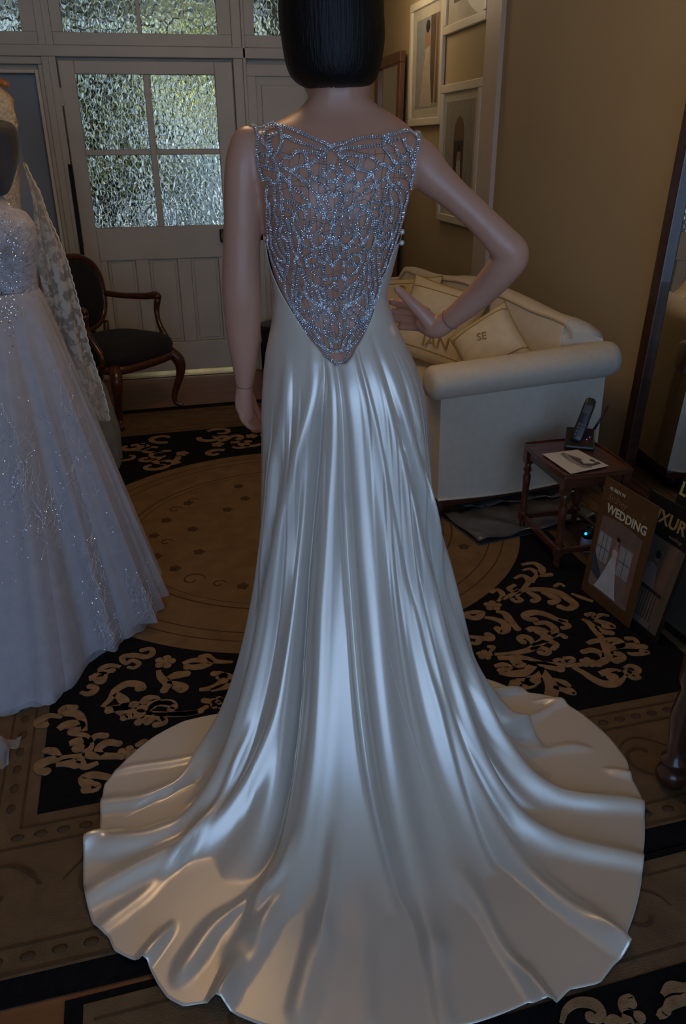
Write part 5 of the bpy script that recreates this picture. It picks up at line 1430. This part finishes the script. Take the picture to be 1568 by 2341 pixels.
picture('white framed photo of a woman under an arched doorway, lowest of the three', 5.42, 6.23, 0.96, 1.885, (.07, .90, .06, .93),
        [('printed_wall', (.30, .30, .26), [(0, 0), (1, 0), (1, 1), (0, 1)]), ('printed_arch', (.16, .11, .07), [(.32, .02), (.68, .02), (.68, .70)] + [(.50 + .18 * math.cos(t), .70 + .16 * math.sin(t)) for t in np.linspace(0, math.pi, 12)] + [(.32, .70)]),
         ('printed_door', (.05, .05, .055), [(.34, .02), (.66, .02), (.66, .64), (.34, .64)]), ('printed_gown', (.44, .43, .42), [(.46, .48), (.58, .48), (.62, .25), (.64, .02), (.40, .02)]), ('printed_skin', (.34, .2, .13), [(.45, .46), (.47, .54), (.58, .54), (.59, .46)]), ('printed_hair', (.02, .02, .02), ell(.525, .575, .05, .035))])

# ================================================================== armchair by the door
CH = np.array([-.36, 4.83, 0.0]); CA = math.atan2(-.69, .73)
ac = empty('armchair', (CH[0], CH[1], .010), CA, 'dark carved wood armchair with black upholstery standing before the door', 'armchair')
UPH = mat('black_velvet', (.010, .008, .009), .85, vary=(40, .3), sheen=.05)
n = 40
seat_o = lambda s, k: [(.02 + s * (.255 + .015 * math.cos(t)) * math.copysign(abs(math.cos(t)) ** .55, math.cos(t)), s * (.265 + .03 * math.cos(t)) * math.copysign(abs(math.sin(t)) ** .55, math.sin(t)), k) for t in np.linspace(0, 2 * math.pi, n + 1)[:-1]]
MB().rings([seat_o(.97, .36), seat_o(1.0, .38), seat_o(1.02, .41), seat_o(.99, .44), seat_o(.88, .465), seat_o(.6, .478), seat_o(.2, .482)]).build('seat', UPH, ac)
MB().rings([seat_o(.93, .315), seat_o(1.0, .325), seat_o(1.0, .365), seat_o(.9, .365)]).build('seat_rail', M['mahogany'], ac)
for sx, sy in ((1, 1), (1, -1)):
    MB().tube(smooth_path([(.225, sy * .225, .36), (.262, sy * .258, .30), (.262, sy * .262, .22), (.225, sy * .235, .10), (.222, sy * .232, .04), (.255, sy * .262, .012)], 22), [float(v) for v in np.interp(np.linspace(0, 1, 22), [0, .2, .45, .75, .92, 1], [.034, .036, .024, .015, .015, .02])], 12).build('leg', M['mahogany'], ac)
for sy in (1, -1):
    MB().tube(smooth_path([(-.20, sy * .19, .37), (-.22, sy * .195, .22), (-.27, sy * .205, .012)], 12), [float(v) for v in np.linspace(.026, .016, 12)], 10).build('leg', M['mahogany'], ac)
bkf = lambda t, s: (-.235 - .10 * (.30 + .26 * s * (1 + math.sin(t)) / 1.0) * .9, s * .225 * math.copysign(abs(math.cos(t)) ** .75, math.cos(t)), .685 + s * .215 * math.copysign(abs(math.sin(t)) ** .8, math.sin(t)))
loop = [bkf(t, 1.0) for t in np.linspace(0, 2 * math.pi, 49)]
MB().tube(loop, .020, 10, caps=False).build('back_frame', M['mahogany'], ac)
pad = MB(); rr = []
for s, dx in ((.95, 0), (.9, .02), (.75, .034), (.4, .042), (.05, .044)):
    rr.append([(bkf(t, s)[0] * 1 + dx - (0), bkf(t, s)[1], bkf(t, s)[2]) for t in np.linspace(0, 2 * math.pi, 41)[:-1]])
pad.rings(rr); rr2 = [[(p[0] - .05, p[1], p[2]) for p in rr[0]], rr[0]]; pad.rings(rr2)
pad.build('back_pad', UPH, ac)
for sy in (1, -1):
    MB().tube(smooth_path([(-.225, sy * .17, .37), (-.25, sy * .18, .44), (-.265, sy * .2, .50)], 8), .018, 8).build('back_support', M['mahogany'], ac)
    MB().tube(smooth_path([(-.285, sy * .225, .665), (-.16, sy * .262, .655), (.0, sy * .285, .66), (.09, sy * .29, .672), (.125, sy * .285, .66)], 20), [float(v) for v in np.interp(np.linspace(0, 1, 20), [0, .3, .8, 1], [.018, .018, .024, .020])], 10).build('arm_rest', M['mahogany'], ac)
    MB().tube(smooth_path([(.115, sy * .286, .655), (.10, sy * .28, .58), (.125, sy * .268, .50), (.175, sy * .262, .42), (.165, sy * .258, .36)], 16), [float(v) for v in np.interp(np.linspace(0, 1, 16), [0, .4, .8, 1], [.020, .015, .022, .022])], 10).build('arm_support', M['mahogany'], ac)

# black bin beyond the left arm, dark turned-leg stool at the right edge
bn = empty('waste_bin', (.72, 5.33, 0), 0, 'black bin on the floor behind the mannequin, right of the door', 'bin')
MB().lathe((0, 0, 0), [(.12, 0), (.125, .01), (.15, .38), (.155, .385), (.155, .395), (.143, .395), (.118, .02)], 28).build('bucket', M['blackmatte'], bn)
MB().lathe((0, 0, 0), [(.150, .372), (.160, .380), (.160, .398), (.150, .402)], 28).build('rim', M['black'], bn)
st = empty('stool', (1.335, 1.225, 0), 0, 'dark wooden stool of which only one turned leg shows at the right edge', 'stool')
sl = MB().lathe((0, 0, 0), [(.020, 0), (.034, .012), (.040, .03), (.036, .05), (.024, .062), (.034, .075), (.034, .085), (.022, .095), (.026, .15), (.034, .22), (.022, .30), (.030, .32), (.030, .42)], 20).mesh('leg'); sl.materials.append(M['darkwood'])
for a in (-145, -35, 35, 145):
    o = bpy.data.objects.new('leg', sl); put(o, st); o.location = (.255 * math.cos(R_(a)) - .0, .14 * math.sin(R_(a)), .012)
MB().lathe((0, 0, 0), [(.20, .43), (.235, .44), (.24, .46), (.235, .475), (.22, .48)], 32).build('seat', M['darkwood'], st)

# ================================================================== second mannequin: tulle gown and veil at the left edge
G = np.array([-.53, 2.66, 0.0])


def gl(a, b, z): return G + RT0 * a + HD * b + np.array([0, 0, z])


def glat(x, y, b=0.0):
    p = onplane(x, y, G + HD * b, HD); return float((p - G) @ RT0), float(p[2])


ginv = Matrix.Translation(-Vector(G))


def gchild(o, root, parent=None):
    if parent is None:
        o.parent = root; o.matrix_parent_inverse = ginv
    else:
        o.parent = parent; o.matrix_parent_inverse = Matrix.Identity(4)
    return o


a0, _ = glat(-58, 360)
man2 = empty('mannequin', tuple(G), 0, 'second mannequin with black bob under the veil, cut by the left edge', 'mannequin')
tor = [(.012, .10, .09), (.4, .10, .085), (.85, .15, .11), (.95, .155, .11), (1.08, .11, .085), (1.14, .115, .09), (1.24, .125, .105), (1.30, .13, .09), (1.33, .10, .06), (1.35, .05, .05), (1.42, .05, .055), (1.44, .06, .07), (1.5, .07, .085), (1.56, .06, .075)]
mb2 = MB(); mb2.rings([[gl(a0 + r * math.sin(t), -d * math.cos(t), z) for t in np.linspace(0, 2 * math.pi, 33)[:-1]] for z, r, d in tor])
gchild(mb2.build('body', M['skin']), man2)
W2 = [(455, -98, -12, .06, 0), (441, -126, 14, .095, 0), (402, -144, 28, .11, 0), (356, -152, 38, .12, 0), (321, -148, 37, .12, 0), (290, -134, 29, .105, 0), (276, -104, 8, .07, 0), (270, -70, -40, .02, 0)]


def wig2_map(xl, xr, y, sx, b):
    al, zl = glat(xl, y); ar, zr = glat(xr, y); return gl((al + ar) / 2 + sx * (ar - al) / 2, b, (zl + zr) / 2)


gchild(make_wig('wig', W2, wig2_map, None, 3), man2)

g2 = empty('tulle_gown', tuple(G), 0, 'full white tulle gown with beaded embroidery at the left edge', 'gown')
M['tulle'] = tulle('white_tulle', (.66, .66, .70), .5)
M['tulleveil'] = tulle('veil_tulle', (.62, .61, .64), .11)
M['lacecloth'] = tulle('ivory_lace', (.74, .64, .50), .42, lace=(42, .50))
M['lining'] = mat('blush_lining', (.50, .46, .45), .6, vary=(5, .05))
M['embroid'] = mat('white_embroidery', (.70, .70, .74), .6)
M['sequin'] = mat('iridescent_sequin', (.85, .9, 1.0), .08, metal=1.0, vary=(200, .2))
# skirt: outline of the hem on the floor and the flare above it
hem2 = [(371, 1392), (352, 1418), (325, 1442), (292, 1456), (272, 1480), (205, 1512), (135, 1598), (60, 1626), (-10, 1640), (-120, 1640), (-260, 1600)]
hs2, hr2 = [], []
for x, y in hem2:
    d = onz(x, y, .02) - G - RT0 * a0; a, b = d @ RT0, d @ HD
    hs2.append(math.atan2(a, -b)); hr2.append(math.hypot(a, b))
oo = np.argsort(hs2); hs2 = np.array(hs2)[oo]; hr2 = np.array(hr2)[oo]
HS2 = np.concatenate([[-math.pi], hs2, [hs2[-1] + .25, hs2[-1] + .6, math.pi]]); HR2 = np.concatenate([[.30], hr2, [hr2[-1] * .82, .34, .30]])


def skirt2(name, m, shrink, fa, nf, ph, z0=1.10, zl=.0, parent=None, seed=0):
    ns, nv = 260, 60; b = MB(); rings = []
    r_ = np.random.default_rng(seed); kk = [(nf, fa, ph), (nf * 2 + 1, fa * .5, ph + 1), (nf * 3 + 2, fa * .25, ph + 2)]
    for j in range(nv):
        v = j / (nv - 1); z = z0 + (zl + .014 - z0) * v; ring = []
        for i in range(ns):
            s = -math.pi + 2 * math.pi * i / ns
            R = np.interp(s, HS2, HR2) - shrink
            r = .115 + (R - .115) * (.80 * v + .20 * v ** .5)
            w = sum(a_ * math.sin(k * s + p + .6 * v) for k, a_, p in kk) * v ** 1.2
            zz = z + (fa * .55 * math.sin(nf * s + ph + 1.3) * v ** 8)
            ring.append(gl(a0 + (r + w) * math.sin(s), -(r + w) * math.cos(s), max(zz, .013)))
        rings.append(ring)
    b.rings(rings, caps=False)
    return b.build(name, m)


gchild(skirt2('underskirt', M['lining'], .05, .014, 13, .3), g2)
sk2 = gchild(skirt2('tulle_skirt', M['tulle'], .012, .022, 14, 1.0), g2)
gchild(skirt2('tulle_overlay', M['tulle'], -.004, .026, 17, 2.2, zl=.02), g2)
bod = MB(); bod.rings([[gl(a0 + r * math.sin(t), -d * math.cos(t), z) for t in np.linspace(0, 2 * math.pi, 41)[:-1]] for z, r, d in ((1.06, .122, .098), (1.10, .116, .092), (1.14, .118, .096), (1.20, .130, .114), (1.25, .136, .122), (1.29, .138, .108), (1.325, .118, .08), (1.345, .075, .065), (1.37, .056, .056))], caps=False)
bodice2 = gchild(bod.build('bodice', mat('lace_bodice_cloth', (.46, .42, .41), .7, vary=(38, .28), bump=(90, .6))), g2)
dg = bpy.context.evaluated_depsgraph_get()
vv, ff = [], []
for o in (bodice2,) + tuple(c for c in g2.children if c.name.startswith('tulle_overlay')):
    n0 = len(vv); vv += [v.co.copy() for v in o.data.vertices]; ff += [tuple(i + n0 for i in p.vertices) for p in o.data.polygons]
g2bvh = BVHTree.FromPolygons(vv, ff)


def on_g2(x, y, off=.004):
    d = Vector(ray(x, y)).normalized(); h = g2bvh.ray_cast(Vector(CAM), d)
    return None if h[0] is None else np.array(h[0]) - np.array(d) * off


em, sq = MB(), MB()


def sequin(p, r=.0021):
    d = ray(0, 900); d /= np.linalg.norm(d)
    a = rng.normal(0, .5, 3); e = np.array([1, 0, 0]) + a; n = -d + rng.normal(0, .35, 3); n /= np.linalg.norm(n)
    e1 = np.cross(n, e); e1 /= np.linalg.norm(e1); e2 = np.cross(n, e1)
    sq.add([p + r * (math.cos(t) * e1 + math.sin(t) * e2) for t in np.linspace(0, 2 * math.pi, 7)[:-1]] + [p + n * r * .4], [(i, (i + 1) % 6, 6) for i in range(6)])


def twig(x, y, ang, ln, k=.02):
    pts = []
    for i in range(9):
        q = on_g2(x, y)
        if q is None: break
        pts.append(q); x += math.cos(ang) * ln / 8; y += math.sin(ang) * ln / 8; ang += random.uniform(-.18, .18) + k
    if len(pts) > 3:
        em.tube(pts, .00055, 4)
        if random.random() < .5: sequin(pts[-1], .002)
        if random.random() < .35: sequin(pts[len(pts) // 2], .002)


for cx, cy, sx, sy, n in ((45, 1080, 25, 70, 46), (95, 1160, 40, 55, 34), (130, 1190, 14, 45, 14), (190, 1050, 20, 30, 16), (215, 1220, 14, 60, 24), (228, 1340, 22, 70, 36), (300, 1370, 40, 40, 44), (255, 1430, 40, 28, 30), (345, 1385, 16, 30, 18), (20, 960, 16, 40, 12), (160, 940, 20, 50, 14)):
    for _ in range(n):
        twig(random.gauss(cx, sx * .6), random.gauss(cy, sy * .6), random.uniform(.9, 2.3) if random.random() < .7 else random.uniform(-2.4, -.7), random.uniform(22, 60), random.uniform(-.08, .08))
for x, y in ((105, 1145), (112, 1160), (124, 1152), (128, 1165), (131, 1175), (130, 1182), (135, 1190), (137, 1200), (138, 1210), (122, 1186), (103, 1180), (168, 1043), (180, 1040), (190, 1036), (200, 1033), (180, 1052), (177, 1070), (208, 1066), (245, 1172), (257, 1216), (300, 1345), (306, 1355), (310, 1365), (219, 1368), (216, 1232), (232, 1240), (78, 1030), (40, 1036), (30, 1092), (18, 1054), (304, 1441), (305, 1425)):
    q = on_g2(x, y); 
    if q is not None: sequin(q, .0026)
for _ in range(240):
    x = abs(random.gauss(22, 18)); y = random.choice((random.gauss(700, 28), random.gauss(620, 60), random.gauss(560, 30)))
    q = on_g2(x, y)
    if q is not None: sequin(q, .0022)
for _ in range(120):
    q = on_g2(abs(random.gauss(60, 60)), random.gauss(1120, 120))
    if q is not None: sequin(q, .0017)
tag(gchild(em.build('embroidery', M['embroid']), g2), kind='stuff')
tag(gchild(sq.build('sequins', M['sequin']), g2), kind='stuff')


# trailing end of tulle on the rug
def crumple(name, px, z0, z1, m, seed, n=26, hgt=.05, root=g2):
    r_ = np.random.default_rng(seed)
    L0, L1 = px[0], px[1]
    b = MB(); g = []
    for i in range(n + 1):
        u = i / n; row = []
        pa = np.array(smooth_path(L0, 41)[int(u * 40)]); pb = np.array(smooth_path(L1, 41)[int(u * 40)])
        for j in range(n + 1):
            v = j / n; p = pa * (1 - v) + pb * v
            q = onz(p[0], p[1], .015); z = z0 + (hgt * (math.sin(math.pi * v) ** .7) * (.6 + .4 * math.sin(9 * u + 3 * v + seed)) + .012 * math.sin(14 * u - 8 * v))
            row.append((q[0], q[1], max(z, .013)))
        g.append(row)
    b.rings(g, closed=False, caps=False)
    return gchild(b.build(name, m), root)


crumple('tulle_train', ([(-60, 1700), (-10, 1690), (52, 1690)], [(-60, 1790), (-20, 1775), (20, 1745)]), .015, .05, M['tulle'], 2, hgt=.03)
crumple('tulle_ruffle', ([(-40, 1580), (40, 1570), (130, 1545)], [(-40, 1650), (30, 1632), (125, 1605)]), .015, .05, M['tulle'], 5, hgt=.07)

# veil: sheer tulle over the wig and shoulder, with a broad lace border falling to the right
veil = empty('bridal_veil', tuple(G), 0, 'ivory lace-edged veil falling over the second mannequin at the left edge', 'veil')
outer = [(268, 8), (272, 24), (290, 36), (330, 46), (370, 57), (400, 70), (440, 92), (490, 108), (540, 132), (600, 155), (700, 182), (800, 206), (880, 232), (930, 246), (962, 251)]
OY = [q[0] for q in outer]; OX = [q[1] for q in outer]


def veil_sheet(name, m, ys, xin, bfun, fold_a, parent=None, n=44):
    g = []
    for y in ys:
        xo = float(np.interp(y, OY, OX)); xi = xin(y); row = []
        for j in range(n + 1):
            u = j / n; x = xi + (xo - xi) * u
            b = bfun(u, y) + fold_a * math.sin(11 * u + y * .006) * min(1, (y - 260) / 200) + fold_a * .5 * math.sin(23 * u + y * .01)
            a, z = glat(x, y, b); row.append(tuple(gl(a, b, z)))
        g.append(row)
    return gchild(MB().rings(g, closed=False, caps=False).build(name, m), veil)


veil_sheet('veil_tulle', M['tulleveil'], np.linspace(266, 620, 50), lambda y: np.interp(y, [266, 290, 620], [-40, -110, -110]), lambda u, y: np.interp(u, [0, .6, .85, 1], [-.155, -.15, -.10, .02]) * np.interp(y, [266, 300, 620], [.25, 1, 1.1]), .008)
veil_sheet('veil_fall', M['tulleveil'], np.linspace(560, 960, 40), lambda y: np.interp(y, [560, 700, 860, 960], [30, 95, 165, 215]), lambda u, y: .10 + .06 * u - .10 * (1 - u), .012)
lb = veil_sheet('lace_border', M['lacecloth'], np.linspace(372, 962, 70), lambda y: np.interp(y, [372, 460, 600, 800, 962], [52, 76, 84, 128, 196]), lambda u, y: np.interp(y, [372, 450, 962], [.02, .03, .10]) + .05 * u, .010)
sc = MB()                                             # scalloped cord along the lace edge
cord = []
for y in np.linspace(375, 961, 120):
    a, z = glat(float(np.interp(y, OY, OX)) + 1.2 * math.sin(y * .35), y, .10); cord.append(gl(a, .10, z))
gchild(MB().tube(cord, .0022, 5).build('scallop_edge', mat('ivory_cord', (.66, .56, .42), .8)), veil)

# ================================================================== gown hanging behind, on a wooden hanger
HGP = np.array([-.93, 4.05, 0.0])
hg = empty('hanging_gown', tuple(HGP), 0, 'ivory lace gown with grey tulle skirt hanging behind the veil', 'gown')


def hl(a, b, z): return HGP + RT0 * a + HD * b + np.array([0, 0, z])


def hlat(x, y):
    p = onplane(x, y, HGP, HD); return float((p - HGP) @ RT0), float(p[2])


hinv = Matrix.Translation(-Vector(HGP))


def hchild(o, root=hg):
    o.parent = root; o.matrix_parent_inverse = hinv; return o


aL, zS = hlat(31, 225); aC, _ = hlat(-70, 225); wS = aL - aC
rows_h = []
for z, r, d in ((1.78, .35, .05), (1.76, .80, .07), (1.72, 1.0, .085), (1.62, .98, .09), (1.55, .86, .09), (1.45, .80, .10), (1.2, .66, .09), (1.08, .62, .09), (.95, .75, .12)):
    rows_h.append([hl(aC + wS * r * math.sin(t) * (1 + .05 * math.sin(5 * t + z * 20)), -d * math.cos(t) * (1 + .1 * math.sin(7 * t)), z - 1.72 + zS) for t in np.linspace(0, 2 * math.pi, 41)[:-1]])
hchild(MB().rings(rows_h, caps=False).build('lace_bodice', mat('ivory_lace_cloth', (.62, .50, .33), .9, vary=(60, .35), bump=(120, .8))))
aR, zt_ = hlat(262, 960); aB, zb_ = hlat(285, 1066)
rows_h = []
for v in np.linspace(0, 1, 30):
    z = .95 + (.014 - .95) * v
    R = np.interp(z, [.014, .18, .42, .60, .95], [aR - aC, aR - aC + .01, aR - aC - .03, wS * 1.25, wS * .75])
    rows_h.append([hl(aC + (R + .02 * math.sin(9 * t + 2) * v + .012 * math.sin(21 * t) * v) * math.sin(t), -(R * .55 + .02 * math.sin(8 * t) * v) * math.cos(t), z) for t in np.linspace(0, 2 * math.pi, 121)[:-1]])
hchild(MB().rings(rows_h, caps=False).build('tulle_skirt', tulle('grey_tulle', (.42, .44, .46), .62)))
hn = empty('coat_hanger', tuple(hl(aC, 0, zS + .06)), -YAW, 'orange wooden hanger holding the lace gown, top left', 'hanger')
MB().tube(smooth_path([(-wS * 1.0, 0, -.035), (-wS * .5, 0, .01), (0, 0, .03), (wS * .45, 0, .025), (wS * .93, 0, -.012)], 24), [float(v) for v in np.interp(np.linspace(0, 1, 24), [0, .15, .5, .85, 1], [.012, .016, .016, .018, .013])], 10).build('shoulder_bar', mat('orange_wood', (.42, .15, .035), .35, vary=(15, .15)), hn)
MB().tube([(0, 0, .03), (0, 0, .09), (.02, 0, .12), (.04, 0, .10), (.035, 0, .08)], .0022, 6).build('hook', M['brass'], hn)
rk = empty('garment_rail', tuple(hl(aC, 0, 0)), -YAW, 'plain metal garment rail carrying the hanging gown, out of frame at left', 'garment rail')
zr = zS + .165
MB().tube([(-1.0, 0, zr), (.09, 0, zr)], .013, 10).build('rail', M['brass'], rk)
for x in (-.98,):
    MB().tube([(x, 0, .0), (x, 0, zr)], .014, 10).build('upright', M['brass'], rk)
    MB().tube([(x, -.25, .014), (x, .25, .014)], .014, 10).build('foot', M['brass'], rk)
